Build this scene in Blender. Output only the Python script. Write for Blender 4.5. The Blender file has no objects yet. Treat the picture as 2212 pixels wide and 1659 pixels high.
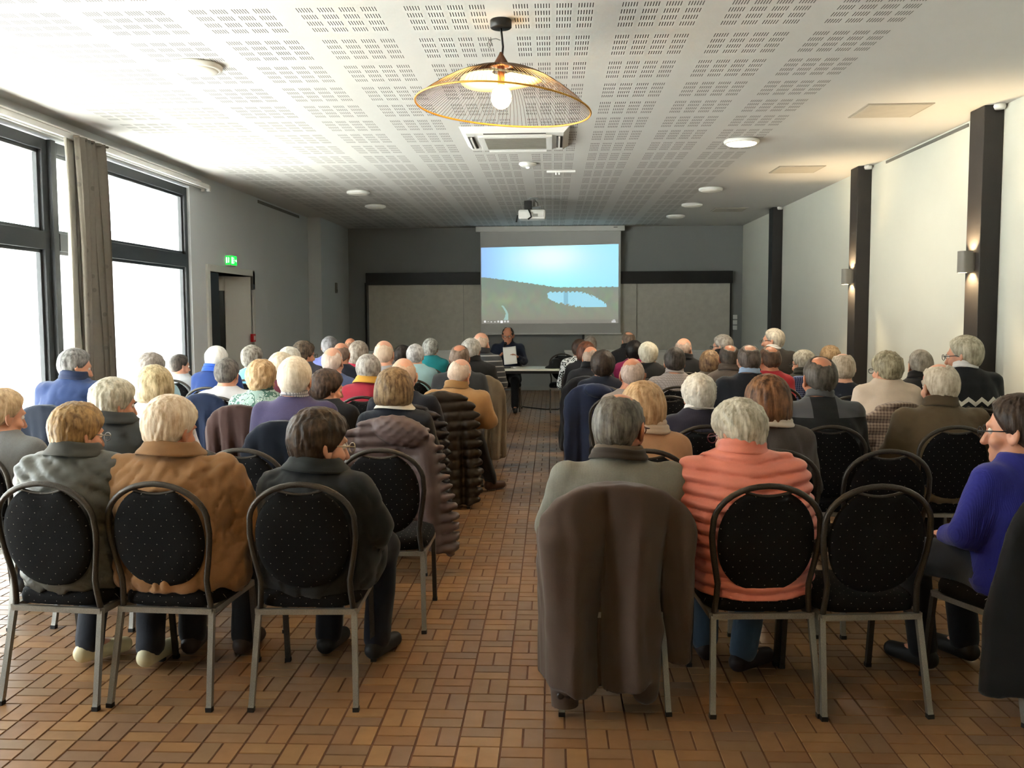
import bpy, math, random
import numpy as np
from mathutils import Vector, Matrix
from math import sin, cos, pi, radians, sqrt

# ------------------------------------------------------------------ camera
FPX, CX, CY, EYE = 2012.6, 1106.0, 829.5, 1.60
def cam_axes(yaw=2.493, pitch=4.323, roll=.253):
    y, p, r = radians(yaw), radians(pitch), radians(roll)
    f = np.array([-sin(y)*cos(p), cos(y)*cos(p), -sin(p)])
    rt = np.array([cos(y), sin(y), 0.]); up = np.cross(rt, f)
    return rt*cos(r)-up*sin(r), up*cos(r)+rt*sin(r), f
CR, CU, CF = cam_axes()
scene = bpy.context.scene
C = scene.collection
cd = bpy.data.cameras.new('camera'); co = bpy.data.objects.new('camera', cd); C.objects.link(co)
cd.sensor_width = 36; cd.lens = FPX/2212*36; cd.clip_start = .05; cd.clip_end = 300
co.matrix_world = Matrix(((CR[0], CU[0], -CF[0], 0), (CR[1], CU[1], -CF[1], 0), (CR[2], CU[2], -CF[2], EYE), (0, 0, 0, 1)))
scene.camera = co
def at(x, y, X=None, Y=None, Z=None):
    """pixel of the 2212x1659 photograph -> point on a known plane of the room"""
    d = CF+CR*(x-CX)/FPX-CU*(y-CY)/FPX
    t = Y/d[1] if Y is not None else ((Z-EYE)/d[2] if Z is not None else X/d[0])
    return np.array([0, 0, EYE])+d*t

# ------------------------------------------------------------------ world, sun, exposure
scene.view_settings.view_transform = 'Standard'; scene.view_settings.look = 'None'
scene.view_settings.gamma = 1; scene.view_settings.use_curve_mapping = False
scene.view_settings.exposure = 0.08
scene.cycles.use_denoising = True
scene.cycles.max_bounces = 7; scene.cycles.diffuse_bounces = 4; scene.cycles.glossy_bounces = 3
scene.cycles.use_adaptive_sampling = True; scene.cycles.adaptive_threshold = .05
scene.cycles.sample_clamp_indirect = 60
w = bpy.data.worlds.new('overcast_sky'); scene.world = w; w.use_nodes = True
bg = w.node_tree.nodes['Background']; bg.inputs[0].default_value = (.90, .96, 1, 1); bg.inputs[1].default_value = 9.0
sd = bpy.data.lights.new('sun', 'SUN'); sd.energy = 88.0; sd.angle = radians(3); sd.color = (1, .98, .96)
so = bpy.data.objects.new('sun', sd); C.objects.link(so)
so.rotation_euler = Vector((.35, .25, -.9)).to_track_quat('-Z', 'Y').to_euler()

# room dimensions
XL, XR, YB, YF, ZC = -4.49, 3.896, 19.41, -2.5, 3.375
WIN_TOP = 3.17

# ------------------------------------------------------------------ helpers
rnd = random.Random(7)
MATS = {}
def lin(c):
    return tuple(((v/12.92) if v <= .04045 else ((v+.055)/1.055)**2.4) for v in c)
def rgb(h):
    if isinstance(h, str): h = tuple(int(h[i:i+2], 16)/255 for i in (0, 2, 4))
    return lin(h)
class NT:
    def __init__(s, name):
        s.m = bpy.data.materials.new(name); s.m.use_nodes = True
        s.n = s.m.node_tree.nodes; s.l = s.m.node_tree.links; s.b = s.n['Principled BSDF']
    def node(s, t, **kw):
        n = s.n.new(t)
        for k, v in kw.items():
            if k.startswith('_'): setattr(n, k[1:], v)
            else: n.inputs[k.replace('__', ' ')].default_value = v
        return n
    def link(s, a, b): s.l.new(a, b)
    def math(s, op, a, b=None, c=None):
        n = s.n.new('ShaderNodeMath'); n.operation = op
        for i, v in enumerate((a, b, c)):
            if v is None: continue
            if hasattr(v, 'is_output'): s.l.new(v, n.inputs[i])
            else: n.inputs[i].default_value = v
        return n.outputs[0]
    def mix(s, f, a, b):
        n = s.n.new('ShaderNodeMix'); n.data_type = 'RGBA'
        for i, v in ((0, f), (6, a), (7, b)):
            if hasattr(v, 'is_output'): s.l.new(v, n.inputs[i])
            else: n.inputs[i].default_value = v if i == 0 else (*v[:3], 1)
        return n.outputs[2]
    def xyz(s, kind='Object'):
        tc = s.n.new('ShaderNodeTexCoord'); sp = s.n.new('ShaderNodeSeparateXYZ')
        s.l.new(tc.outputs[kind], sp.inputs[0]); return sp.outputs, tc.outputs[kind]
    def noise(s, vec, scale, detail=3, rough=.55):
        n = s.node('ShaderNodeTexNoise', Scale=scale, Detail=detail, Roughness=rough)
        if vec is not None: s.l.new(vec, n.inputs['Vector'])
        return n.outputs['Fac']
    def bump(s, h, strength=.3, dist=.005):
        b = s.node('ShaderNodeBump', Strength=strength, Distance=dist); s.l.new(h, b.inputs['Height'])
        s.l.new(b.outputs[0], s.b.inputs['Normal'])
def scal(c, k): return tuple(min(1, v*k) for v in c)
def mat(name, color, rough=.6, metal=0, var=.12, scale=8, bump=0, bscale=120, emit=None, estr=0, spec=.5):
    key = ('m', name)
    if key in MATS: return MATS[key]
    t = NT(name); c = rgb(color); o, vec = t.xyz()
    f = t.noise(vec, scale)
    col = t.mix(f, scal(c, 1-var), scal(c, 1+var)); t.link(col, t.b.inputs['Base Color'])
    t.b.inputs['Roughness'].default_value = rough; t.b.inputs['Metallic'].default_value = metal
    t.b.inputs['Specular IOR Level'].default_value = spec
    if bump: t.bump(t.noise(vec, bscale, 2), bump, .003)
    if emit: t.b.inputs['Emission Color'].default_value = (*rgb(emit), 1); t.b.inputs['Emission Strength'].default_value = estr
    MATS[key] = t.m; return t.m
def cloth(color, kind='plain', c2=None):
    key = ('c', color, kind, c2)
    if key in MATS: return MATS[key]
    t = NT('fabric_%s_%s' % (kind, color)); c = rgb(color); o, vec = t.xyz()
    big = t.noise(vec, 9, 3); fine = t.noise(vec, 260, 2)
    base = t.mix(big, scal(c, .82), scal(c, 1.18))
    base = t.mix(t.math('MULTIPLY', fine, .35), base, scal(c, .55))
    h = fine; st = .25
    if kind == 'knit':
        wv = t.node('ShaderNodeTexWave', Scale=55, Distortion=1.5); t.link(vec, wv.inputs[0]); h = wv.outputs['Fac']; st = .3
        base = t.mix(t.math('MULTIPLY', t.noise(vec, 150, 3), .5), base, scal(c, 1.5))
    elif kind == 'check':
        d = rgb(c2)
        a = t.math('GREATER_THAN', t.math('FRACT', t.math('MULTIPLY', t.math('ADD', o[0], o[1]), 48)), .72)
        b = t.math('GREATER_THAN', t.math('FRACT', t.math('MULTIPLY', o[2], 48)), .72)
        base = t.mix(t.math('MULTIPLY', t.math('MAXIMUM', a, b), .75), base, d)
    elif kind == 'plaid':
        d = rgb(c2)
        a = t.math('GREATER_THAN', t.math('SINE', t.math('MULTIPLY', o[0], 300)), .1)
        b = t.math('GREATER_THAN', t.math('SINE', t.math('MULTIPLY', o[2], 300)), .1)
        base = t.mix(t.math('MULTIPLY', t.math('ADD', a, b), .42), base, d)
    elif kind == 'leaf':
        d = rgb(c2); v = t.node('ShaderNodeTexNoise', Scale=26, Detail=1.5, Distortion=1.6); t.link(vec, v.inputs['Vector'])
        r = t.math('GREATER_THAN', v.outputs['Fac'], .5); base = t.mix(r, base, d)
        r2 = t.math('COMPARE', v.outputs['Fac'], .5, .018); base = t.mix(r2, base, rgb('dfe8e0'))
    elif kind == 'zigzag':
        zz = t.math('PINGPONG', o[0], .045); hgt = t.math('ADD', o[2], t.math('MULTIPLY', zz, -.8))
        w1 = t.math('COMPARE', hgt, .955, .016); w2 = t.math('LESS_THAN', hgt, .91)
        base = t.mix(w2, base, rgb('5d5648')); base = t.mix(w1, base, rgb('d8d4c8'))
    elif kind == 'yoke':
        m = t.math('MULTIPLY', t.math('GREATER_THAN', t.math('ABSOLUTE', o[0]), .075), t.math('GREATER_THAN', o[2], 0.965))
        base = t.mix(m, base, rgb(c2))
    elif kind == 'shoulder':
        base = t.mix(t.math('GREATER_THAN', t.math('ADD', o[2], t.math('MULTIPLY', t.math('ABSOLUTE', o[0]), -.1)), .955), base, rgb(c2))
    elif kind == 'stripe':
        a = t.math('GREATER_THAN', t.math('FRACT', t.math('MULTIPLY', o[2], 16)), .8); base = t.mix(a, base, rgb(c2))
    t.link(base, t.b.inputs['Base Color'])
    t.b.inputs['Roughness'].default_value = .42 if kind == 'quilt' else .85
    t.b.inputs['Specular IOR Level'].default_value = .3
    if kind != 'quilt': t.b.inputs['Sheen Weight'].default_value = .15
    t.bump(h, st, .002)
    MATS[key] = t.m; return t.m
def hairmat(c1, c2):
    key = ('h', c1, c2)
    if key in MATS: return MATS[key]
    t = NT('hair_%s_%s' % (c1, c2)); o, vec = t.xyz()
    mp = t.node('ShaderNodeMapping'); mp.inputs['Scale'].default_value = (70, 70, 10); t.link(vec, mp.inputs[0])
    n = t.noise(mp.outputs[0], 1.0, 4, .6); n2 = t.noise(vec, 22, 3)
    f = t.math('ADD', t.math('MULTIPLY', n, .7), t.math('MULTIPLY', n2, .5))
    f = t.math('MULTIPLY_ADD', f, 3.6, -1.65)
    cl = t.n.new('ShaderNodeClamp'); t.link(f, cl.inputs[0])
    t.link(t.mix(cl.outputs[0], rgb(c1), rgb(c2)), t.b.inputs['Base Color'])
    t.b.inputs['Roughness'].default_value = .5; t.b.inputs['Specular IOR Level'].default_value = .35
    t.bump(n, .6, .006)
    MATS[key] = t.m; return t.m
def mixhex(a, b, f): return ''.join('%02x' % int(int(a[i:i+2], 16)*(1-f)+int(b[i:i+2], 16)*f) for i in (0, 2, 4))
def skinmat(i):
    key = ('s', i)
    if key in MATS: return MATS[key]
    c = rgb(('d8a083', 'c98a6b', 'e0ab90', 'b97a5a', 'cf9070')[i]); t = NT('skin_%d' % i); o, vec = t.xyz()
    f = t.noise(vec, 18, 4)
    t.link(t.mix(f, scal(c, .82), (min(1, c[0]*1.15), c[1]*1.05, c[2]*1.02)), t.b.inputs['Base Color'])
    t.b.inputs['Roughness'].default_value = .45; t.b.inputs['Subsurface Weight'].default_value = 0
    t.bump(t.noise(vec, 180, 2), .12, .002)
    MATS[key] = t.m; return t.m

def new_mesh(name, V, Fc, m=None, smooth=False, mats=None, mi=None):
    me = bpy.data.meshes.new(name)
    if isinstance(Fc, np.ndarray):
        V = np.asarray(V, np.float32); n = len(Fc); k = Fc.shape[1]
        me.vertices.add(len(V)); me.vertices.foreach_set('co', V.ravel())
        me.loops.add(n*k); me.loops.foreach_set('vertex_index', Fc.astype(np.int32).ravel())
        me.polygons.add(n); me.polygons.foreach_set('loop_start', np.arange(0, n*k, k, dtype=np.int32))
        me.update(calc_edges=True)
    else:
        me.from_pydata([tuple(v) for v in V], [], Fc)
    me.polygons.foreach_set('use_smooth', np.full(len(me.polygons), bool(smooth)))
    for q in (mats or ([m] if m else [])): me.materials.append(q)
    if mi is not None: me.polygons.foreach_set('material_index', np.asarray(mi, np.int32))
    me.update()
    return me
def link(name, me, parent=None, loc=(0, 0, 0), rot=(0, 0, 0), bev=0):
    o = bpy.data.objects.new(name, me); C.objects.link(o); o.location = loc; o.rotation_euler = rot
    if parent: o.parent = parent
    if bev:
        b = o.modifiers.new('bevel', 'BEVEL'); b.width = bev; b.segments = 2; b.limit_method = 'ANGLE'
    return o
def tag(o, label=None, cat=None, group=None, kind=None):
    if label: o['label'] = label
    if cat: o['category'] = cat
    if group: o['group'] = group
    if kind: o['kind'] = kind
    return o
class MB:
    """collects simple shapes that form one mesh"""
    def __init__(s): s.v = []; s.f = []
    def add(s, v, f):
        n = len(s.v); s.v += [tuple(p) for p in v]; s.f += [tuple(i+n for i in q) for q in f]; return s
    def box(s, a, b):
        x0, y0, z0 = a; x1, y1, z1 = b
        v = [(x0, y0, z0), (x1, y0, z0), (x1, y1, z0), (x0, y1, z0), (x0, y0, z1), (x1, y0, z1), (x1, y1, z1), (x0, y1, z1)]
        return s.add(v, [(3, 2, 1, 0), (4, 5, 6, 7), (0, 1, 5, 4), (1, 2, 6, 5), (2, 3, 7, 6), (3, 0, 4, 7)])
    def tube(s, pts, r, n=8, closed=False, flat=None, start=0.0):
        """sweep; r number or list; flat=(a,b) section half sizes"""
        P = [Vector(p) for p in pts]; m = len(P); rings = []; prev = None
        for i, p in enumerate(P):
            if closed: t = (P[(i+1) % m]-P[i-1]).normalized()
            else: t = (P[min(i+1, m-1)]-P[max(i-1, 0)]).normalized()
            if prev is None:
                ref = Vector((0, 1, 0)) if abs(t.y) < .9 else Vector((1, 0, 0))
                u = (ref-t*ref.dot(t)).normalized()
            else: u = (prev-t*prev.dot(t)).normalized()
            prev = u; w_ = t.cross(u); rr = r[i] if isinstance(r, (list, tuple)) else r
            ring = []
            for k in range(n):
                a = start+2*pi*k/n
                if flat: ring.append(p+u*flat[0]*cos(a)*1.0+w_*flat[1]*sin(a))
                else: ring.append(p+(u*cos(a)+w_*sin(a))*rr)
            rings.append(ring)
        v = [q for ring in rings for q in ring]; f = []
        for i in range(m if closed else m-1):
            j = (i+1) % m
            for k in range(n): f.append((i*n+k, i*n+(k+1) % n, j*n+(k+1) % n, j*n+k))
        if not closed: f += [tuple(range(n-1, -1, -1)), tuple((m-1)*n+k for k in range(n))]
        return s.add(v, f)
    def lathe(s, prof, n=24, c=(0, 0, 0), caps=True):
        v = [(c[0]+r*cos(2*pi*k/n), c[1]+r*sin(2*pi*k/n), c[2]+z) for r, z in prof for k in range(n)]
        f = [(i*n+k, i*n+(k+1) % n, (i+1)*n+(k+1) % n, (i+1)*n+k) for i in range(len(prof)-1) for k in range(n)]
        if caps: f += [tuple(range(n-1, -1, -1)), tuple((len(prof)-1)*n+k for k in range(n))]
        return s.add(v, f)
    def prism(s, poly, axis, a, b):
        """polygon in the two other axes, extruded a..b along axis"""
        n = len(poly)
        def P(p, t): return (t, p[0], p[1]) if axis == 0 else ((p[0], t, p[1]) if axis == 1 else (p[0], p[1], t))
        v = [P(p, a) for p in poly]+[P(p, b) for p in poly]
        return s.add(v, [tuple(range(n-1, -1, -1)), tuple(range(n, 2*n))]+[(i, (i+1) % n, n+(i+1) % n, n+i) for i in range(n)])
    def mesh(s, name, m, smooth=False): return new_mesh(name, s.v, s.f, m, smooth)
    def obj(s, name, m, parent=None, smooth=False, loc=(0, 0, 0), rot=(0, 0, 0), bev=0):
        return link(name, s.mesh(name, m, smooth), parent, loc, rot, bev)
def empty(name, loc=(0, 0, 0), rz=0):
    o = bpy.data.objects.new(name, None); C.objects.link(o); o.location = loc; o.rotation_euler = (0, 0, rz); o.empty_display_size = .1
    return o
def struct(o): o['kind'] = 'structure'; return o

# ------------------------------------------------------------------ the room
def paint(name, color, rough=.75, var=.03): return mat(name, color, rough, 0, var, 2.5, .08, 300)
M_WALL = paint('wall_paint_white', 'd3d4c8'); M_WALLG = paint('wall_paint_grey', 'c9ced0'); M_BACK = paint('wall_paint_dark', '8c8f8e')
M_CEIL = paint('ceiling_paint', 'cdccc8', .9); M_FELT = mat('acoustic_felt', '45423d', .95)
M_FRAME = mat('window_frame_metal', '34373a', .45, 0, .08); M_BLACK = mat('black_paint', '171717', .5)
M_WHITE = mat('white_plastic', 'e8e8e4', .4, 0, .03); M_TIMBER = mat('dark_timber', '2b2725', .6, 0, .25, 5, .2, 90)
M_GREY = mat('grey_metal', '8f908c', .4, .3, .05)

def tilemat(name, island):
    t = NT(name); o, vec = t.xyz('Object'); geo = t.n.new('ShaderNodeNewGeometry')
    if island: r = geo.outputs['Random Per Island']
    else: r = t.n.new('ShaderNodeObjectInfo').outputs['Random']
    ramp = t.n.new('ShaderNodeValToRGB'); t.link(r, ramp.inputs[0]); e = ramp.color_ramp.elements
    cols = ['886240', '946c46', '9f754b', '82654d', '8d6e4d', 'a57b4e']
    e[0].position = 0; e[0].color = (*rgb(cols[0]), 1); e[1].position = 1; e[1].color = (*rgb(cols[-1]), 1)
    for i, c in enumerate(cols[1:-1]): q = e.new((i+1)/5); q.color = (*rgb(c), 1)
    n = t.n.new('ShaderNodeTexNoise'); n.inputs['Scale'].default_value = 14; n.inputs['Detail'].default_value = 4
    t.link(geo.outputs['Position'], n.inputs['Vector'])
    c = t.mix(t.math('MULTIPLY', n.outputs['Fac'], .45), ramp.outputs[0], rgb('6b4e35')); t.link(c, t.b.inputs['Base Color'])
    t.link(t.math('MULTIPLY_ADD', n.outputs['Fac'], .25, .28), t.b.inputs['Roughness'])
    t.bump(n.outputs['Fac'], .04, .002)
    return t.m
def build_floor():
    S, x0, y0, zt, J, ch = .16, -.513, 3.333, 0.0, .0028, .002
    slab = struct(MB().box((XL-.2, YF-.2, -.12), (XR+.2, YB+.2, -.004)).obj('floor', mat('grout', '6a4a38', .9)))
    i0, i1 = int(math.floor((XL-x0)/S)), int(math.ceil((XR-x0)/S)); j0, j1 = int(math.floor((YF-y0)/S)), int(math.ceil((YB-y0)/S))
    near, rest = [], []
    for j in range(j0, j1):
        for i in range(i0, i1):
            x, y = x0+S*i, y0+S*j
            if (i+j) % 2: cells = [(x+S/2, y+S/4, 0), (x+S/2, y+3*S/4, 0)]
            else: cells = [(x+S/4, y+S/2, 1), (x+3*S/4, y+S/2, 1)]
            for c in cells:
                d = np.array([c[0], c[1], -EYE]); z = d@CF
                vis = z > .5 and -30 < CX+FPX*(d@CR)/z < 2242 and CY-FPX*(d@CU)/z < 1690
                (near if vis else rest).append((c[1] if vis else 0, c))
    near.sort(); rest = [c for _, c in rest]+[c for _, c in near[300:]]; near = [c for _, c in near[:300]]
    def tile(v):
        hx, hy = ((S/2-J), (S/4-J)) if v == 0 else ((S/4-J), (S/2-J))
        V = [(-hx, -hy, -.006), (hx, -hy, -.006), (hx, hy, -.006), (-hx, hy, -.006), (-hx+ch, -hy+ch, 0), (hx-ch, -hy+ch, 0), (hx-ch, hy-ch, 0), (-hx+ch, hy-ch, 0)]
        return np.array(V), np.array([(4, 5, 6, 7), (0, 1, 5, 4), (1, 2, 6, 5), (2, 3, 7, 6), (3, 0, 4, 7)])
    mt = tilemat('terracotta_tile', False); T = [tile(0), tile(1)]
    me = [new_mesh('tile', T[v][0], T[v][1], mt) for v in (0, 1)]
    for cx, cy, v in near: link('tile', me[v], slab, (cx, cy, zt+rnd.uniform(-.0006, .0004)))
    V = np.concatenate([T[v][0]+np.array([cx, cy, zt]) for cx, cy, v in rest]); n = len(rest)
    F = np.concatenate([T[v][1] for _, _, v in rest])+np.repeat(np.arange(n)*8, 5)[:, None]
    tag(link('tile_field', new_mesh('tile_field', V, F, tilemat('terracotta_tile_field', True)), slab), kind='stuff')
build_floor()

def build_ceiling():
    P, g = .633, .1266; xs0, ys0 = -4.024, 5.505-P*2
    sx = []  # slot intervals in x
    for p in range(10):
        for q in range(4):
            for k in range(6):
                a = xs0+P*p+g*q+k*.0162; sx.append((a, a+.0052))
    sy = [(ys0+P*p+g*q, ys0+P*p+g*q+.079) for p in range(24) for q in range(4) if ys0+P*p+g*q+.1 < YB-.25]
    V, F = [], []
    def quad(a, b, c, d):
        n = len(V); V.extend([(a, c, ZC), (a, d, ZC), (b, d, ZC), (b, c, ZC)]); F.append((n, n+1, n+2, n+3))
    y = YF-.2
    for a, b in sy:
        quad(XL-.2, XR+.2, y, a); x = XL-.2
        for c, d in sx: quad(x, c, a, b); x = d
        quad(x, XR+.2, a, b); y = b
    quad(XL-.2, XR+.2, y, YB+.2)
    ce = struct(link('ceiling', new_mesh('ceiling', np.array(V), np.array(F), M_CEIL)))
    MB().box((XL-.2, YF-.2, ZC+.009), (XR+.2, YB+.2, ZC+.12)).obj('acoustic_backing', M_FELT, ce)
build_ceiling()

# side and end walls
struct(MB().box((XR, YF-.2, 0), (XR+.2, YB+.2, ZC+.1)).obj('wall_right', M_WALL))
struct(MB().box((XL-.2, YB, 0), (XR, YB+.2, ZC+.1)).obj('wall_back', M_BACK))
struct(MB().box((XL-.2, YF-.2, 0), (XR, YF, ZC+.1)).obj('wall_rear', M_WALL))
WY0, WY1 = 1.9, 11.5            # glazed stretch of the left wall
DY0, DY1, DZ = 12.06, 13.80, 2.17
PY = 17.1
wl = MB().box((XL-.2, YF, 0), (XL, WY0, ZC+.1)).box((XL-.2, WY0, WIN_TOP+.02), (XL, WY1, ZC+.1)).box((XL-.2, WY1, 0), (XL, DY0, ZC+.1))
wl.box((XL-.2, DY0, DZ), (XL, DY1, ZC+.1)).box((XL-.2, DY1, 0), (XL, YB, ZC+.1)).box((XL, PY, 0), (-4.25, YB, ZC+.1))
struct(wl.obj('wall_left', M_WALLG))
struct(MB().box((XR-.015, YF, 0), (XR, 8.36, .09)).box((XR-.015, 8.64, 0), (XR, 11.7, .09)).box((XR-.015, 12.0, 0), (XR, 16.1, .09)).box((XR-.015, 16.4, 0), (XR, YB, .09)).obj('baseboard_right', M_GREY))
struct(MB().box((XL+.3, YB-.015, 0), (XR, YB, .09)).obj('baseboard_back', M_GREY))

# outside: paving and the roof overhang above the windows
ground = struct(MB().box((-60, -40, -.3), (XL-.2, 60, -.06)).obj('ground', mat('pale_paving', 'c6c5c0', .9, 0, .08, .7)))
eave = struct(MB().box((-6.3, -6, 3.28), (XL-.2, 12.6, 3.5)).box((-6.34, -6, 3.24), (-6.3, 12.64, 3.54)).obj('trim_1', M_WHITE))

# windows
def glassmat():
    t = NT('window_glass'); nt = t.m.node_tree
    tr = t.n.new('ShaderNodeBsdfTransparent'); tr.inputs[0].default_value = (.96, .98, .97, 1)
    gl = t.n.new('ShaderNodeBsdfGlossy'); gl.inputs['Roughness'].default_value = .02
    fr = t.n.new('ShaderNodeLayerWeight'); fac = t.math('MULTIPLY_ADD', t.math('POWER', fr.outputs['Facing'], 5), .35, .04)
    mx = t.n.new('ShaderNodeMixShader'); t.link(fac, mx.inputs[0]); t.link(tr.outputs[0], mx.inputs[1]); t.link(gl.outputs[0], mx.inputs[2])
    t.link(mx.outputs[0], t.n['Material Output'].inputs[0]); return t.m
M_GLASS = glassmat()
def window(n, y0, y1):
    e = struct(empty('window_%d' % n, (XL-.07, y0, 0)))
    L = y1-y0; fr = MB(); fw = .085
    fr.box((-.04, 0, .02), (.04, fw, WIN_TOP)).box((-.04, L-fw, .02), (.04, L, WIN_TOP)).box((-.04, fw, WIN_TOP-.10), (.04, L-fw, WIN_TOP)).box((-.04, fw, .02), (.04, L-fw, .12)).box((-.045, fw, 2.19), (.045, L-fw, 2.35))
    fr.obj('window_frame', M_FRAME, e, bev=.004)
    b = MB()  # inner sash profiles
    for z0, z1 in ((.12, 2.19), (2.35, WIN_TOP-.10)):
        b.box((-.03, fw, z0), (.01, fw+.035, z1)).box((-.03, L-fw-.035, z0), (.01, L-fw, z1)).box((-.03, fw, z0), (.01, L-fw, z0+.03)).box((-.03, fw, z1-.03), (.01, L-fw, z1))
    b.obj('sash', M_FRAME, e)
    for z0, z1 in ((.12, 2.19), (2.35, WIN_TOP-.10)):
        MB().box((-.012, fw+.02, z0+.01), (-.006, L-fw-.02, z1-.01)).obj('pane', M_GLASS, e)
    ld = bpy.data.lights.new('window_portal', 'AREA'); ld.shape = 'RECTANGLE'; ld.size = L-.1; ld.size_y = WIN_TOP-.1; ld.cycles.is_portal = True
    lo = bpy.data.objects.new('window_portal', ld); C.objects.link(lo); lo.location = (XL-.16, (y0+y1)/2, WIN_TOP/2)
    lo.rotation_euler = Vector((1, 0, 0)).to_track_quat('-Z', 'Z').to_euler(); lo.rotation_euler = (radians(90), 0, radians(-90))
window(1, 8.36, 11.49); window(2, 5.15, 8.28); window(3, 1.95, 5.07);
struct(MB().box((XL-.16, 8.28, 0), (XL+.01, 8.36, WIN_TOP)).box((XL-.16, 5.07, 0), (XL+.01, 5.15, WIN_TOP)).obj('trim_2', M_FRAME))
# curtain track above the glazing, with end stops
tk = tag(empty('curtain_track', (XL+.06, 6.5, WIN_TOP+.055)), 'white twin curtain track along the top of the glazed wall', 'curtain rail')
MB().box((-.05, -4.6, -.02), (-.02, 5.4, .03)).box((.02, -4.6, -.02), (.05, 5.4, .03)).box((-.06, -4.6, .03), (.06, 5.1, .045)).obj('rail', M_WHITE, tk)
for dx in (-.035, .035): MB().box((dx-.02, 5.38, -.05), (dx+.02, 5.43, .02)).obj('end_stop', M_WHITE, tk)

def curtain():
    e = tag(empty('curtain', (XL+.12, 8.72, 0)), 'taupe pleated curtain gathered between the two tall windows', 'curtain')
    def sheet(name, y0t, y1t, y0b, y1b, amp, nf, m, xo, ph):
        nu, nv = 90, 26; V = []
        for j in range(nv):
            v = j/(nv-1); z = 3.235-(3.235-.08)*v; tight = 1-.5*math.exp(-v*9)
            for i in range(nu):
                u = i/(nu-1); y = (y0t+(y0b-y0t)*v)*(1-u)+(y1t+(y1b-y1t)*v)*u
                x = amp*tight*sin(u*nf*2*pi+ph+.5*sin(3*v+u*4))+.015*sin(9*u+4*v)+.01*sin(17*u)
                y += .02*sin(u*nf*4*pi+ph)*tight
                V.append((xo+x, y, z))
        F = [(j*nu+i, j*nu+i+1, (j+1)*nu+i+1, (j+1)*nu+i) for j in range(nv-1) for i in range(nu-1)]
        o = link(name, new_mesh(name, V, F, m, True), e); s = o.modifiers.new('thick', 'SOLIDIFY'); s.thickness = .004
    t = NT('curtain_linen'); o, vec = t.xyz(); c = rgb('7d776c')
    vo = t.node('ShaderNodeTexVoronoi', Scale=7.0); t.link(vec, vo.inputs['Vector'])
    spot = t.math('LESS_THAN', vo.outputs['Distance'], .16)
    b = t.mix(t.noise(vec, 30), scal(c, .9), scal(c, 1.1)); b = t.mix(t.math('MULTIPLY', spot, .55), b, scal(c, .5))
    t.link(b, t.b.inputs['Base Color']); t.b.inputs['Roughness'].default_value = .9
    sheet('curtain_fabric', -.30, .30, -.28, .44, .045, 5, t.m, .03, 0)
    sheet('lining', -.36, .1, -.38, .1, .03, 3, mat('white_voile', 'e6e4da', .9), -.05, 1)
    MB().tube([(.03+.03*sin(i*.9), -.3+.6*i/30, 3.225) for i in range(31)], .012, 6).obj('heading_tape', t.m, e)
curtain()

# door in the left wall
def door():
    e = struct(empty('door_1', (XL, (DY0+DY1)/2, 0))); h = (DY1-DY0)/2
    m = paint('door_paint', 'c9cac4', .5)
    MB().box((-.2, -h-.09, 0), (.03, -h, DZ+.09)).box((-.2, h, 0), (.03, h+.09, DZ+.09)).box((-.2, -h, DZ), (.03, h, DZ+.09)).obj('door_frame', m, e, bev=.004)
    # dark left leaf folded back, white leaf ajar with a tall glazed strip
    lf = MB().box((-.06, -h+.01, .01), (-.015, -h+.42, DZ-.01)).obj('door_leaf', M_BLACK, e)
    MB().box((-.015, -h+.36, 1.0), (.02, -h+.39, 1.12)).obj('door_handle', M_GREY, lf)
    lf2 = empty('door_leaf', (0, h-.03, 0), radians(-38)); lf2.parent = e
    w_ = 1.22
    MB().box((-.05, -w_, .01), (0, -w_+.42, DZ-.01)).box((-.05, -.44, .01), (0, 0, DZ-.01)).box((-.05, -w_+.42, .01), (0, -.44, .18)).box((-.05, -w_+.42, DZ-.22), (0, -.44, DZ-.01)).obj('leaf_panel', m, lf2, bev=.003)
    MB().box((-.03, -w_+.42, .18), (-.02, -.44, DZ-.22)).obj('leaf_glass', mat('dark_glass', '24282a', .15), lf2)
    MB().tube([(.01, -w_+.07, 1.0), (.05, -w_+.07, 1.0), (.05, -w_+.17, 1.0)], .01).obj('door_handle', M_GREY, lf2)
    # vestibule behind the opening
    MB().box((-2.2, -h-.5, -.02), (-.2, h+.5, 0)).box((-2.25, -h-.5, 0), (-2.2, h+.5, 2.6)).box((-2.2, -h-.55, 0), (-.2, -h-.5, 2.6)).box((-2.2, h+.5, 0), (-.2, h+.55, 2.6)).box((-2.25, -h-.55, 2.6), (-.2, h+.55, 2.65)).obj('vestibule', M_WALLG, e)
door()

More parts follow.
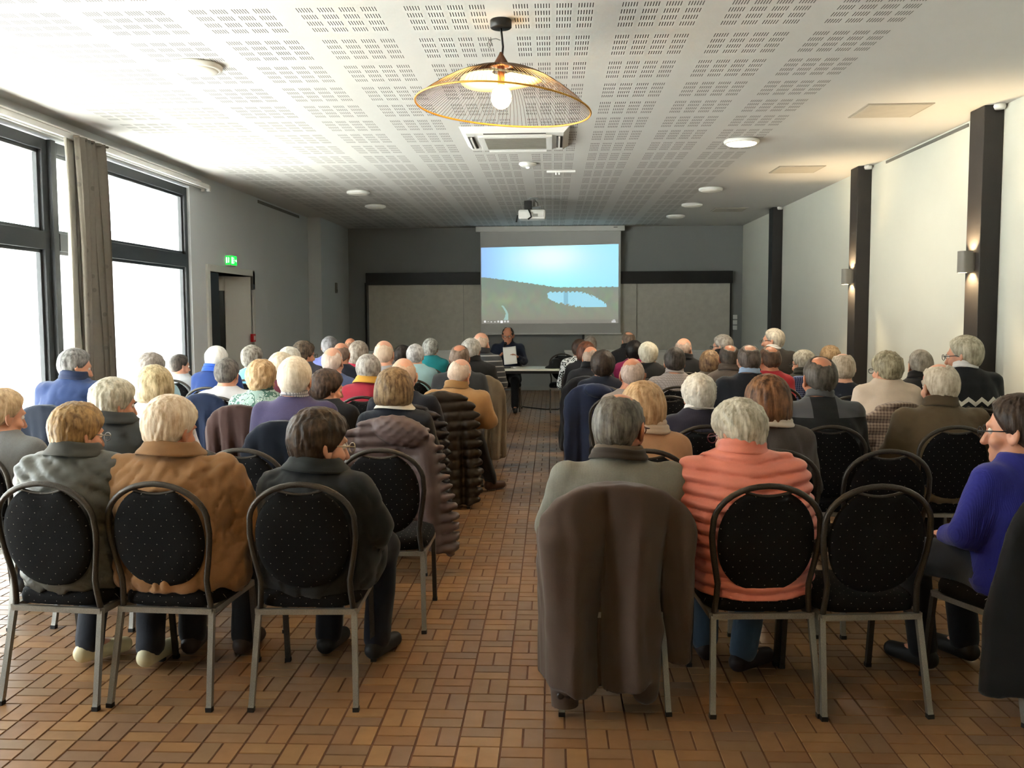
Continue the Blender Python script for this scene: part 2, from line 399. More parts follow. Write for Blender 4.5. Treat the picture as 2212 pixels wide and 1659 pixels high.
# timber posts on the right wall, with sconces
def post(y0, y1, label, sconce, w_=.17):
    o = tag(MB().box((XR-w_, y0, 0), (XR-.001, y1, ZC-.001)).obj('timber_post', M_TIMBER, bev=.006), label, 'post', 'dark posts along the white wall')
    d = tag(empty('post_spotlight', (XR-.06, y0-.04, ZC)), 'small white fitting at the head of '+label.replace(' on the right wall', ''), 'fitting', 'white fittings above the posts')
    MB().lathe([(.045, 0), (.05, -.02), (.04, -.045), (.0, -.05)][:3], 14).obj('housing', M_WHITE, d, True)
    if not sconce: return
    s = tag(empty('wall_sconce', (XR-w_, (y0+y1)/2, 2.04)), sconce, 'wall lamp', 'up-and-down sconces on the posts')
    n = 14; pr = [(-.09+.09*cos(pi/2+pi*i/n)*1.0-.02, .065*sin(pi/2+pi*i/n)) for i in range(n+1)]
    pr = [(-.02, .065)]+[(-.075+.05*cos(pi/2+pi*i/n), .065*sin(pi/2+pi*i/n)) for i in range(n+1)]+[(-.02, -.065)]
    sh = MB(); k = len(pr)
    sh.add([(p[0], p[1], z) for z in (-.095, .095) for p in pr], [(i, i+1, k+i+1, k+i) for i in range(k-1)])
    so_ = sh.obj('sconce_shade', mat('sconce_grey', '7d7a72', .5), s); q = so_.modifiers.new('t', 'SOLIDIFY'); q.thickness = .006
    MB().box((-.022, -.055, -.08), (0, .055, .08)).obj('back_plate', M_GREY, s)
    MB().lathe([(.02, -.03), (.024, 0), (.02, .03)], 12, (-.06, 0, 0)).obj('lamp_bulb', mat('warm_bulb', 'fff0d0', .5, emit='ffdca0', estr=18), s, True)
    for sg in (1, -1):
        l = bpy.data.lights.new('sconce_light', 'SPOT'); l.energy = 85; l.spot_size = radians(125); l.spot_blend = .7; l.color = (1, .74, .42); l.shadow_soft_size = .03
        lo = bpy.data.objects.new('sconce_light', l); C.objects.link(lo); lo.parent = s; lo.location = (-.06, 0, .05*sg)
        lo.rotation_euler = (pi if sg > 0 else 0, 0, 0)
post(8.36, 8.64, 'dark square timber post nearest the camera on the right wall', 'grey half-round sconce glowing on the nearest dark post')
post(11.7, 11.98, 'middle dark square timber post on the right wall', 'grey half-round sconce glowing on the middle dark post')
post(16.1, 16.38, 'farthest dark square timber post on the right wall', None)
# linear air slots high on the walls
tag(MB().box((XR-.012, 9.05, 3.325), (XR+.0, 11.2, 3.355)).obj('air_slot', mat('slot_grey', '6d6c66', .7)), 'long thin grey air slot high on the right wall', 'vent')
tag(MB().box((XL, 14.2, 3.30), (XL+.012, 16.5, 3.345)).obj('air_slot', mat('slot_grey', '6d6c66', .7)), 'long thin grey air slot high on the left wall', 'vent')

# ceiling fittings
def hatch(p, s, label):
    e = tag(empty('ceiling_hatch', (p[0], p[1], ZC)), label, 'hatch', 'square ceiling hatches')
    MB().box((-s, -s, -.012), (s, s, 0)).obj('panel', mat('hatch_grey', 'b3aea2', .7), e, bev=.003)
    f = MB()
    for a, b in (((-s-.02, -s-.02), (s+.02, -s)), ((-s-.02, s), (s+.02, s+.02)), ((-s-.02, -s), (-s, s)), ((s, -s), (s+.02, s))): f.box((*a, -.007), (*b, 0))
    f.obj('frame', mat('hatch_frame', '9c978c', .7), e)
hatch((2.98, 8.52), .26, 'grey square ceiling hatch nearest the camera by the right wall')
hatch((3.04, 11.9), .26, 'grey square ceiling hatch beside the middle dark post')
hatch((3.04, 16.4), .26, 'grey square ceiling hatch farthest down the hall')
def disc(x, y, lit, label, r=.17):
    e = tag(empty('ceiling_light', (x, y, ZC)), label, 'ceiling light', 'round ceiling lights')
    MB().lathe([(r, 0), (r+.012, -.012), (r+.006, -.035), (r-.012, -.04)], 36).obj('rim', M_WHITE, e, True)
    dm = mat('lit_diffuser', 'fff4e0', .5, emit='ffe2b8', estr=25) if lit else mat('opal_diffuser', 'eceae2', .4, 0, .02)
    MB().lathe([(r-.012, -.036), (r-.03, -.05), (r*.5, -.058), (.01, -.06)], 36).obj('diffuser', dm, e, True)
    if lit:
        l = bpy.data.lights.new('ceiling_lamp', 'AREA'); l.shape = 'DISK'; l.size = r*1.8; l.energy = 45; l.color = (1, .84, .62)
        lo = bpy.data.objects.new('ceiling_lamp', l); C.objects.link(lo); lo.parent = e; lo.location = (0, 0, -.07)
disc(1.95, 9.86, True, 'round ceiling light glowing warm white near the right wall')
disc(-2.53, 6.68, False, 'unlit round white ceiling light above the left window side')
disc(2.26, 13.58, False, 'unlit round ceiling light just beyond the glowing one', .16)
disc(2.28, 15.5, False, 'unlit round ceiling light second beyond the glowing one', .16)
disc(2.25, 17.3, False, 'unlit round ceiling light nearest the back wall on the right', .16)
disc(-2.80, 13.54, False, 'unlit round ceiling light far on the left side', .16)
disc(-2.89, 15.3, False, 'unlit round ceiling light nearest the back wall on the left', .16)
e = tag(empty('smoke_detector', (-.29, 11.18, ZC)), 'small white dome detector hanging from the perforated ceiling', 'detector')
MB().lathe([(.10, 0), (.105, -.02), (.07, -.045), (.03, -.05)], 24).obj('dome', M_WHITE, e, True)
MB().lathe([(.02, -.05), (.018, -.062), (.004, -.066)], 12).obj('sensor_eye', mat('lit_led', 'ffffff', .3, emit='ffffff', estr=2), e, True)
e = tag(empty('ceiling_bar', (.11, 11.8, ZC)), 'thin white bar fitting on the ceiling beyond the detector', 'fitting')
MB().box((-.18, -.03, -.025), (.18, .03, 0)).obj('bar', M_WHITE, e, bev=.006)
for dx in (-.06, -.02): MB().lathe([(.012, -.025), (.012, -.05), (.004, -.055)], 10, (dx, 0, 0)).obj('stud', M_WHITE, e)
def cassette():
    e = tag(empty('air_conditioner', (-.36, 9.52, ZC)), 'white four-way ceiling air conditioner with grey grille', 'air conditioner')
    s, t = .47, .30
    d = .055
    V = [(-s-.06, -s-.06, 0), (s+.06, -s-.06, 0), (s+.06, s+.06, 0), (-s-.06, s+.06, 0), (-s, -s, -d), (s, -s, -d), (s, s, -d), (-s, s, -d), (-t-.12, -t-.12, -d), (t+.12, -t-.12, -d), (t+.12, t+.12, -d), (-t-.12, t+.12, -d)]
    F = [(0, 1, 5, 4), (1, 2, 6, 5), (2, 3, 7, 6), (3, 0, 4, 7), (4, 5, 9, 8), (5, 6, 10, 9), (6, 7, 11, 10), (7, 4, 8, 11), (8, 9, 10, 11)]
    link('housing', new_mesh('housing', V, F, M_WHITE), e)
    MB().box((-t, -t, -d-.012), (t, t, -d+.01)).obj('grille_back', mat('grille_dark', '55534c', .8), e)
    g = MB()
    for i in range(15): y = -t+.02+i*(2*t-.04)/14; g.box((-t, y-.008, -d-.022), (t, y+.008, -d-.012))
    tag(g.obj('grille_bars', mat('grille_grey', '8e8a80', .6), e), kind='stuff')
    fr = MB()
    for a, b in (((-t-.06, -t-.06), (t+.06, -t)), ((-t-.06, t), (t+.06, t+.06)), ((-t-.06, -t), (-t, t)), ((t, -t), (t+.06, t))): fr.box((*a, -d-.02), (*b, -d+.005))
    fr.obj('grille_frame', M_WHITE, e, bev=.004)
    for k in range(4):
        o = MB().box((-.30, -.462, -d-.008), (.30, -.402, -d+.004)).obj('outlet', mat('outlet_dark', '4c4a46', .7), e); o.rotation_euler = (0, 0, k*pi/2)
        o2 = MB().box((-.30, -.438, -d-.024), (.30, -.422, -d-.004)).obj('louvre', M_WHITE, e); o2.rotation_euler = (0, 0, k*pi/2)
cassette()
def projector():
    e = tag(empty('projector', (-.28, 14.5, ZC)), 'white video projector hung from the ceiling on a short bracket', 'projector')
    MB().lathe([(.07, 0), (.07, -.015), (.02, -.02)], 16).tube([(0, 0, -.01), (0, 0, -.14)], .02).box((-.10, -.05, -.15), (.10, .05, -.135)).obj('bracket', M_GREY, e)
    MB().tube([(-.07, 0, -.14), (-.12, 0, -.05), (-.03, .0, -.02)], .012, 6).tube([(.06, 0, -.14), (.05, -.03, -.08), (.0, 0, -.03)], .01, 6).obj('strut', M_GREY, e)
    MB().box((-.24, -.14, -.34), (.18, .16, -.19)).obj('body', M_WHITE, e, bev=.035)
    MB().box((-.15, -.15, -.19), (-.03, -.02, -.06)).obj('junction_box', M_BLACK, e, bev=.01)
    MB().tube([(-.08, -.14, -.20), (-.05, -.17, -.26), (-.04, -.17, -.31), (-.09, -.16, -.345)], .012, 6).tube([(-.25, -.1, -.27), (-.27, -.1, -.38)], .015, 6).obj('cable', M_BLACK, e)
    MB().lathe([(.045, 0), (.05, .03), (.035, .035)], 18).obj('lens', M_BLACK, e, True, (.05, .16, -.27), (-pi/2, 0, 0))
    MB().box((-.02, -.148, -.30), (.06, -.138, -.26)).obj('port_panel', M_GREY, e)
projector()

# ------------------------------------------------------------------ pendant lamp
def pendant(px=-.31, py=5.79, label='large wavy wire pendant lamp with glowing bulb over the aisle', py0=5.79):
    e = tag(empty('pendant_lamp', (px, py, ZC)), label, 'lamp')
    def zz(x, y, dy): return at(x, y, Y=py0+dy)[2]-ZC
    zb = zz(1085, 207, 0); R = .535
    dark = mat('bronze_wire', '5b4636', .45, .4, .1); gold = mat('gold_rim', 'd8a44a', .35, .5, .05)
    MB().lathe([(.062, 0), (.065, -.004), (.065, -.045), (.06, -.05), (.008, -.05)], 28).obj('ceiling_rose', M_BLACK, e, True)
    zt = zz(1081, 140, 0)
    MB().tube([(0, 0, -.04), (.004, 0, zt*.3), (.012, 0, zt*.6), (.006, 0, zt*.85), (0, 0, zt+.05)], .0065, 8).obj('cord', M_BLACK, e, True)
    lp = [(-.004, 0, -.12), (-.03, 0, -.11), (-.07, 0, -.115), (-.085, 0, -.15), (-.07, 0, -.165), (-.058, 0, -.14), (-.066, 0, -.115)]
    MB().tube(lp, .003, 6).obj('loose_wire', M_GREY, e, True)
    MB().lathe([(.008, zt+.075), (.014, zt+.06), (.05, zt), (.052, zt-.008), (.03, zt-.01)], 24).obj('cone_cap', mat('bronze', '6d4a36', .45, .4), e, True)
    MB().lathe([(.022, zt-.005), (.022, zb+.07), (.018, zb+.06)], 16).obj('bulb_holder', mat('bronze', '6d4a36', .45, .4), e, True)
    zl, zr, zn, zf = zz(892, 222, 0), zz(1271, 246, 0), zz(1080, 176, -R), zz(1080, 272, R)
    a = (zl+zr+zn+zf)/4; b = (zr-zl)/2; c = (zf-zn)/2; d = ((zl+zr)-(zn+zf))/4
    def rim(t): return a+b*cos(t)+c*sin(t)+d*cos(2*t)
    def rad(t): return R*(1+.02*cos(t))
    # inner reflector dish
    rr = .25; dish = MB(); n = 48; prof = [(.055, 0), (.12, -.012), (.19, -.03), (rr, -.055)]
    def dz(r): return zt-.02-.62*(r/rr)**1.6*.075
    V = [(r*cos(2*pi*k/n), r*sin(2*pi*k/n), zt-.045+z+.012*sin(4*pi*k/n)*(r/rr)) for r, z in prof for k in range(n)]
    F = [(i*n+k, i*n+(k+1) % n, (i+1)*n+(k+1) % n, (i+1)*n+k) for i in range(3) for k in range(n)]
    o = link('reflector', new_mesh('reflector', V, F, mat('cream_reflector', 'fdedc4', .8, 0, .04), True), e); s = o.modifiers.new('t', 'SOLIDIFY'); s.thickness = .003
    N = 120; wires = MB()
    for k in range(N):
        t = 2*pi*k/N; tw = .16
        pts = []
        for i in range(8):
            u = i/7; r = .06+(rad(t)-.06)*u; z = zt-.012+(rim(t)-zt+.012)*(u**1.75)
            pts.append((r*cos(t+tw*u), r*sin(t+tw*u), z))
        # finish exactly on the rim
        pts[-1] = (rad(t+tw)*cos(t+tw), rad(t+tw)*sin(t+tw), rim(t+tw))
        wires.tube(pts, .0014, 4)
    tag(wires.obj('shade_wires', dark, e), kind='stuff')
    MB().tube([(rad(t)*cos(t), rad(t)*sin(t), rim(t)) for t in [2*pi*k/96 for k in range(96)]], .006, 8, True).obj('shade_rim', gold, e, True)
    MB().lathe([(.018, .062), (.03, .05), (.052, .03), (.062, .0), (.060, -.03), (.046, -.058), (.022, -.075), (.002, -.078)], 24, (0, 0, zb)).obj('bulb', mat('glowing_bulb', 'ffe9c0', .5, emit='ffc878', estr=190), e, True)
pendant()
pendant(-.31, 1.3, 'second wire pendant lamp hanging over the rear of the hall')  # extra lamp, only assumed: added above the view to brighten the foreground

# ------------------------------------------------------------------ back wall
def picture():
    """the projected landscape: a flat picture thrown on the screen"""
    nx, ny = 224, 126
    u, v = np.meshgrid(np.linspace(0, 1, nx), np.linspace(0, 1, ny)); v = 1-v  # v: 0 bottom 1 top, rows from top
    r = np.random.RandomState(3)
    def nz(f, a): return sum(a/(i+1)*np.sin(f*(i+1)*u*2*pi+r.rand()*6+2*np.sin(f*v*3+r.rand()*6)) for i in range(4))
    sky = np.stack([.62+.3*np.exp(-((u-.5)/.28)**2-((v-.85)/.22)**2), .90+.07*u*0+.08*np.exp(-((u-.5)/.3)**2), np.ones_like(u)], -1)
    left = np.clip((.22-u)/.22, 0, 1)[..., None]; sky = sky*(1-left*.8)+np.array([.58, .74, 1.0])*left*.8
    hill = .615-.14*np.clip(u/.55, 0, 1)**1.1-.015*u+.006*nz(23, 1)*.6
    land = np.stack([.50+.03*nz(5, .5), .545+.03*nz(7, .5), .47+.02*nz(6, .4)], -1)
    far = np.clip((v-.36)/.12, 0, 1)[..., None]; land = land*(1-far*.55)+np.array([.45, .53, .49])*far*.55
    near = np.clip((.22-v)/.22, 0, 1)[..., None]; land = land*(1-near)+np.array([.515, .51, .45])*near
    lime = np.exp(-((u-.16)/.09)**2-((v-.30)/.05)**2)[..., None]; land = land*(1-lime*.5)+np.array([.60, .67, .50])*lime*.5
    img = np.where((v > hill)[..., None], sky, land)
    top = .405-.17*np.clip((u-.70)/.22, 0, 1.2)**1.7+.010*nz(31, .8); bot = .31-.125*np.clip((u-.5)/.3, 0, 1)**.7+.014*nz(19, .8)
    lake = (u > .49+.01*nz(9, .5)) & (u < .915) & (v < top) & (v > np.maximum(bot, .2))
    img[lake] = np.array([.60, .84, .92])
    sh = lake & (np.abs(u-.62) < .015); img[sh] = [.50, .72, .80]
    path = (v < .24) & (v > .03) & (np.abs(u-(.155+.03*np.sin(v*14)+.05*np.clip(.1-v, 0, 1))) < .008+.012*np.clip(.14-v, 0, 1)*8)
    img[path] = [.60, .74, .71]
    bar = v < .045; img[bar] = np.array([.47, .46, .42])
    for k, (x, s) in enumerate(((.022, .006), (.047, .0025), (.07, .005), (.095, .004), (.12, .007), (.145, .0085), (.17, .006), (.193, .008))):
        b = (np.abs(u-x) < s) & (np.abs(v-.022) < s*1.7); img[b] = 1.0 if k in (0, 5) else .86
    b = (u > .955) & (u < .985) & (np.abs(v-.020) < .012); img[b] = .78
    b = (u > .962) & (u < .978) & (np.abs(v-.036) < .006); img[b] = .74
    return img, nx, ny
def screen():
    e = tag(empty('projection_screen', (-.04, 19.17, 0)), 'white pull-down projection screen showing a lake landscape', 'projection screen')
    MB().box((-1.52, -.05, ZC-.11), (1.51, .07, ZC-.005)).obj('casing', M_WHITE, e, bev=.01)
    MB().box((1.28, -.053, ZC-.05), (1.36, -.05, ZC-.03)).obj('casing_badge', M_GREY, e)
    fab = mat('screen_fabric', 'c8c9c6', .8, 0, .02)
    MB().box((-1.43, -.004, 1.19), (1.43, 0, ZC-.1)).obj('screen_fabric', fab, e)
    MB().tube([(-1.44, -.004, 1.18), (1.45, -.004, 1.18)], .016, 8).obj('weight_bar', M_WHITE, e)
    img, nx, ny = picture(); img = np.clip(img, 0, 1)
    x0, x1, zb = -1.415, 1.385, 1.395
    U, Vv = np.meshgrid(np.linspace(0, 1, nx+1), np.linspace(0, 1, ny+1))
    X = x0+(x1-x0)*U; Zt = 2.945+.055*U; Z = Zt+(zb-Zt)*Vv
    V = np.stack([X, np.full_like(X, -.0055), Z], -1).reshape(-1, 3)
    idx = np.arange((nx+1)*(ny+1)).reshape(ny+1, nx+1)
    F = np.stack([idx[1:, :-1], idx[1:, 1:], idx[:-1, 1:], idx[:-1, :-1]], -1).reshape(-1, 4)
    t = NT('projected_picture'); me = new_mesh('projected_picture', V, F, t.m)
    ca = me.color_attributes.new('picture', 'FLOAT_COLOR', 'CORNER')
    col = np.ones((nx*ny, 4), np.float32); g = img.reshape(-1, 3); col[:, :3] = np.where(g <= .04045, g/12.92, ((g+.055)/1.055)**2.4)
    ca.data.foreach_set('color', np.repeat(col, 4, 0).ravel())
    at_ = t.n.new('ShaderNodeAttribute'); at_.attribute_name = 'picture'
    t.b.inputs['Base Color'].default_value = (.25, .25, .25, 1); t.b.inputs['Roughness'].default_value = .9
    t.link(at_.outputs['Color'], t.b.inputs['Emission Color']); t.b.inputs['Emission Strength'].default_value = .95
    link('projected_picture', me, e)
screen()
# pelmet and sliding panels
tag(MB().box((-3.86, 19.24, 2.20), (3.67, 19.409, 2.45)).obj('pelmet', M_BLACK, bev=.005), 'long black pelmet box across the dark back wall', 'pelmet')
M_PANEL = cloth('cfccc0', 'plain')
edges_l = [799, 905, 1000, 1052]; edges_r = [1265, 1373, 1481, 1574]
names = ['leftmost grey-beige sliding fabric panel below the pelmet', 'second grey-beige fabric panel from the left below the pelmet', 'narrow grey-beige fabric panel just left of the speaker', 'grey-beige fabric panel just right of the screen foot', 'second grey-beige fabric panel from the right below the pelmet', 'rightmost grey-beige sliding fabric panel below the pelmet']
for k, (a, b) in enumerate(list(zip(edges_l, edges_l[1:]))+list(zip(edges_r, edges_r[1:]))):
    xa, xb = at(a, 660, Y=19.34)[0], at(b, 660, Y=19.34)[0]; dy = -.03*(k % 2)
    o = tag(MB().box((xa-.02, 19.335+dy, .12), (xb+.02, 19.345+dy, 2.22)).obj('sliding_panel', M_PANEL), names[k], 'blind', 'sliding panels on the back wall')
    MB().box((xb+.012, 19.331+dy, .12), (xb+.02, 19.335+dy, 2.2)).obj('edge_strip', M_GREY, o)
    MB().box((xa-.02, 19.332+dy, .10), (xb+.02, 19.35+dy, .125)).obj('bottom_rail', M_GREY, o)
tag(MB().box((-3.90, 19.33, .05), (-3.875, 19.41, 2.25)).obj('panel_guide', M_BLACK), 'black upright guide at the left end of the pelmet', 'guide')
x_ = at(1260, 735, Y=19.34)[0]; tag(MB().box((x_-.02, 19.33, .05), (x_+.02, 19.41, 2.2)).obj('panel_guide', M_BLACK), 'black upright guide below the screen to the right of the speaker', 'guide')
x_ = at(1577, 735, Y=19.34)[0]; tag(MB().box((x_-.012, 19.33, .05), (x_+.012, 19.41, 2.25)).obj('panel_guide', M_BLACK), 'black upright guide at the right end of the pelmet', 'guide')
def counter(x0, x1, n, label):
    e = tag(empty('low_cabinet', ((x0+x1)/2, 19.05, 0)), label, 'cabinet', 'white low cabinets on the back wall'); h = (x1-x0)/2
    MB().box((-h, -.02, 0), (h, .26, .81)).obj('body', M_WHITE, e); MB().box((-h-.02, -.05, .81), (h+.02, .26, .85)).obj('worktop', M_WHITE, e, bev=.004)
    for k in range(n):
        a = -h+2*h*k/n; d = MB().box((a+.008, -.04, .06), (a+2*h/n-.008, -.02, .80)).obj('cabinet_door', M_WHITE, e, bev=.003)
counter(-4.18, at(1050, 756, Y=19.03)[0], 4, 'white low cabinet run along the back wall on the left')
counter(at(1221, 756, Y=19.03)[0], 3.85, 5, 'white low cabinet run along the back wall on the right')
for k, z in enumerate((1.51, 1.40, 1.29)):
    o = tag(MB().box((3.71, 19.385, z-.045), (3.80, 19.41, z+.045)).obj('wall_switch', M_WHITE, bev=.006), ('top', 'middle', 'bottom')[k]+' white wall switch of the column beside the panels', 'switch', 'wall switches on the back wall')
    MB().box((3.73, 19.38, z-.025), (3.78, 19.386, z+.025)).obj('rocker', M_WHITE, o)

# small things on the left wall
def exit_sign():
    p = at(503, 563, X=XL+.06); e = tag(empty('exit_sign', (XL, p[1], p[2])), 'small lit green exit sign above the door', 'exit sign')
    MB().box((0, -.13, -.075), (.07, .13, .075)).obj('housing', M_WHITE, e, bev=.01)
    g = mat('exit_green', '0fb43a', .4, emit='10c040', estr=1.6); wt = mat('exit_white', 'eafff0', .4, emit='d8ffe0', estr=1.2)
    MB().box((.07, -.12, -.065), (.076, .12, .065)).box((.005, -.137, -.06), (.068, -.13, .06)).obj('face', g, e)
    m = MB()  # running figure, arrow and door
    m.box((.0761, -.10, -.045), (.078, -.045, .045)).box((.0761, -.02, .02), (.078, 0, .042)).prism([(-.03, -.01), (.0, .018), (.025, .0), (.0, -.005)], 0, .0761, .078).prism([(-.03, -.045), (-.005, -.01), (.012, -.02), (-.012, -.045)], 0, .0761, .078).box((.0761, .05, -.008), (.078, .09, .008)).prism([(.085, -.025), (.11, 0), (.085, .025)], 0, .0761, .078)
    m.obj('pictogram', wt, e)
    f = MB().prism([(.012, -.04), (.03, -.04), (.03, .04), (.012, .04)], 1, -.139, -.137).prism([(.04, -.035), (.055, -.035), (.058, .03), (.045, .045)], 1, -.139, -.137)
    f.obj('side_pictogram', wt, e)
exit_sign()
p = at(548, 730, X=XL+.03); e = tag(empty('fire_call_point', (XL, p[1], p[2])), 'small red fire alarm call point beside the door', 'alarm button')
MB().box((0, -.06, -.06), (.045, .06, .06)).obj('box', mat('alarm_red', 'c0262b', .4), e, bev=.006); MB().box((.045, -.03, -.03), (.049, .03, .03)).obj('button', M_WHITE, e)
p = at(547, 606, X=XL+.02); e = tag(empty('wall_plaque', (XL, p[1], p[2])), 'narrow upright dark plaque right of the door', 'sign')
MB().box((0, -.05, -.14), (.03, .05, .14)).obj('plate', mat('plaque_grey', '6c6b66', .5), e, bev=.004); MB().box((.03, -.035, -.12), (.033, .035, -.06)).obj('lower_panel', M_BLACK, e)
p = at(725, 622, X=-4.25); e = tag(empty('wall_plaque', (-4.25, p[1], p[2])), 'narrow dark plaque on the left wall near the back corner', 'sign')
MB().box((0, -.05, -.1), (.03, .05, .1)).obj('plate', mat('plaque_grey', '6c6b66', .5), e, bev=.004); MB().box((.03, -.03, -.08), (.033, .03, -.03)).obj('lower_panel', M_BLACK, e)

# ------------------------------------------------------------------ implicit-surface modelling (surface nets)
def axis(lo, hi, base, fine=()):
    out = [lo]; x = lo
    while x < hi:
        h = base
        for a, b, s in fine:
            if a-base < x < b: h = min(h, s)
        x += h; out.append(x)
    return np.array(out)
class Field:
    def __init__(s, xs, ys, zs): s.a = (xs, ys, zs); s.f = np.full((len(xs), len(ys), len(zs)), .25)
    def win(s, lo, hi, pad):
        sl = tuple(slice(max(0, np.searchsorted(q, l-pad)-1), np.searchsorted(q, h+pad)+1) for q, l, h in zip(s.a, lo, hi))
        g = (s.a[0][sl[0]][:, None, None], s.a[1][sl[1]][None, :, None], s.a[2][sl[2]][None, None, :])
        return sl, g
    def add(s, fn, lo, hi, k=.02, op=1):
        sl, g = s.win(lo, hi, k+.03)
        f = s.f[sl]
        if f.size == 0: return
        d = fn(*g)
        if op == 1: h = np.maximum(k-np.abs(f-d), 0)/max(k, 1e-6); s.f[sl] = np.minimum(f, d)-h*h*k*.25
        else: d = -d; h = np.maximum(k-np.abs(f-d), 0)/max(k, 1e-6); s.f[sl] = np.maximum(f, d)+h*h*k*.25
    def cone(s, a, b, ra, rb, k=.02):
        a = np.array(a, float); b = np.array(b, float); r = max(ra, rb)
        def fn(X, Y, Z):
            ba = b-a; L = ba@ba+1e-9
            t = np.clip(((X-a[0])*ba[0]+(Y-a[1])*ba[1]+(Z-a[2])*ba[2])/L, 0, 1)
            return np.sqrt((X-a[0]-t*ba[0])**2+(Y-a[1]-t*ba[1])**2+(Z-a[2]-t*ba[2])**2)-(ra+(rb-ra)*t)
        s.add(fn, np.minimum(a, b)-r, np.maximum(a, b)+r, k)
    def ell(s, c, r, k=.02, op=1):
        c = np.array(c, float); r = np.array(r, float)
        s.add(lambda X, Y, Z: ellf(X-c[0], Y-c[1], Z-c[2], r), c-r, c+r, k, op)
    def mesh(s): return nets(s.f, *s.a)
def ellf(x, y, z, r):
    q = np.sqrt((x/r[0])**2+(y/r[1])**2+(z/r[2])**2); g = np.sqrt((x/r[0]**2)**2+(y/r[1]**2)**2+(z/r[2]**2)**2)
    return q*(q-1)/np.maximum(g, 1e-6)
def smin(a, b, k): h = np.maximum(k-np.abs(a-b), 0)/k; return np.minimum(a, b)-h*h*k*.25
def smax(a, b, k): h = np.maximum(k-np.abs(a-b), 0)/k; return np.maximum(a, b)+h*h*k*.25
def nets(f, xs, ys, zs):
    s = f < 0
    c = s.astype(np.int8)
    t = c[:-1]+c[1:]; t = t[:, :-1]+t[:, 1:]; t = t[:, :, :-1]+t[:, :, 1:]
    act = (t > 0) & (t < 8); I, J, K = np.nonzero(act); n = len(I)
    idx = np.full(act.shape, -1, np.int32); idx[I, J, K] = np.arange(n)
    acc = np.zeros((n, 3)); cnt = np.zeros(n)
    corner = {(a, b, d): f[I+a, J+b, K+d] for a in (0, 1) for b in (0, 1) for d in (0, 1)}
    for ax in range(3):
        for u in (0, 1):
            for v in (0, 1):
                o = [u, v]; o.insert(ax, 0); p = [u, v]; p.insert(ax, 1)
                fa, fb = corner[tuple(o)], corner[tuple(p)]; m = (fa < 0) != (fb < 0)
                tt = np.where(m, fa/np.where(m, fa-fb, 1), 0)
                for q in range(3): acc[:, q] += np.where(m, (tt if q == ax else o[q]), 0)
                cnt += m
    acc /= np.maximum(cnt, 1)[:, None]
    V = np.stack([np.interp(I+acc[:, 0], np.arange(len(xs)), xs), np.interp(J+acc[:, 1], np.arange(len(ys)), ys), np.interp(K+acc[:, 2], np.arange(len(zs)), zs)], 1)
    Fs = []
    for ax in range(3):
        sl0 = [slice(1, -1)]*3; sl1 = [slice(1, -1)]*3; sl0[ax] = slice(0, -1); sl1[ax] = slice(1, None)
        a, b = s[tuple(sl0)], s[tuple(sl1)]; m = a != b
        P = np.nonzero(m); inside = a[P]
        i = [P[q]+(0 if q == ax else 1) for q in range(3)]
        u, v = [q for q in range(3) if q != ax]
        def cell(du, dv):
            j = list(i); j[u] = j[u]-du; j[v] = j[v]-dv; return idx[j[0], j[1], j[2]]
        Q = np.stack([cell(1, 1), cell(0, 1), cell(0, 0), cell(1, 0)], 1)
        flip = inside if ax != 1 else ~inside
        Q[~flip] = Q[~flip][:, ::-1]
        Fs.append(Q)
    F = np.concatenate(Fs); F = F[(F >= 0).all(1)]
    return V, F
def wob(seed, freq, n=5, aniso=(1, 1, 1)):
    r = np.random.RandomState(seed); D = r.randn(n, 3)*np.array(aniso)*freq; ph = r.rand(n)*6.28
    def fn(X, Y, Z):
        o = 0
        for d, p in zip(D, ph): o = o+np.sin(d[0]*X+d[1]*Y+d[2]*Z+p+.6*np.sin(d[1]*X*.7+d[2]*Y+p))
        return o/n
    return fn

# ------------------------------------------------------------------ chairs
def dotmat(name, swap):
    t = NT(name); o, vec = t.xyz(); c = rgb('101012')
    u = t.math('MULTIPLY', o[0], 1/.052); v = t.math('MULTIPLY', t.math('ADD', o[1], o[2]) if swap else o[2], 1/.052)
    ds = []
    for off in (0, .5):
        a = t.math('SUBTRACT', t.math('FRACT', t.math('ADD', u, off)), .5); b = t.math('SUBTRACT', t.math('FRACT', t.math('ADD', v, off)), .5)
        ds.append(t.math('LESS_THAN', t.math('ADD', t.math('MULTIPLY', a, a), t.math('MULTIPLY', b, b)), .0011))
    d = t.math('MAXIMUM', ds[0], ds[1]); f = t.noise(vec, 300, 2)
    t.link(t.mix(d, t.mix(f, scal(c, .6), scal(c, 1.5)), rgb('9a958a')), t.b.inputs['Base Color'])
    t.b.inputs['Roughness'].default_value = .9; t.b.inputs['Specular IOR Level'].default_value = .2; t.bump(f, .3, .002)
    return t.m
M_DOT, M_DOTS = dotmat('dotted_upholstery', False), dotmat('dotted_seat_upholstery', True)
def hammer(name, c1, c2):
    t = NT(name); o, vec = t.xyz(); f = t.noise(vec, 260, 3)
    t.link(t.mix(f, rgb(c1), rgb(c2)), t.b.inputs['Base Color']); t.b.inputs['Metallic'].default_value = .55; t.b.inputs['Roughness'].default_value = .38
    t.bump(f, .35, .003); return t.m
M_HOOP, M_LEG, M_LEGD = hammer('hammertone_dark_shaded', '2e2b28', '5a544d'), hammer('hammertone_silver_lit', '6f6c66', 'a8a49c'), hammer('hammertone_front', '2b2826', '5a5650')  # one paint: light put into the rear legs' colour, shade into the hoop's
def yback(z): return -.205-(z-.42)*.15
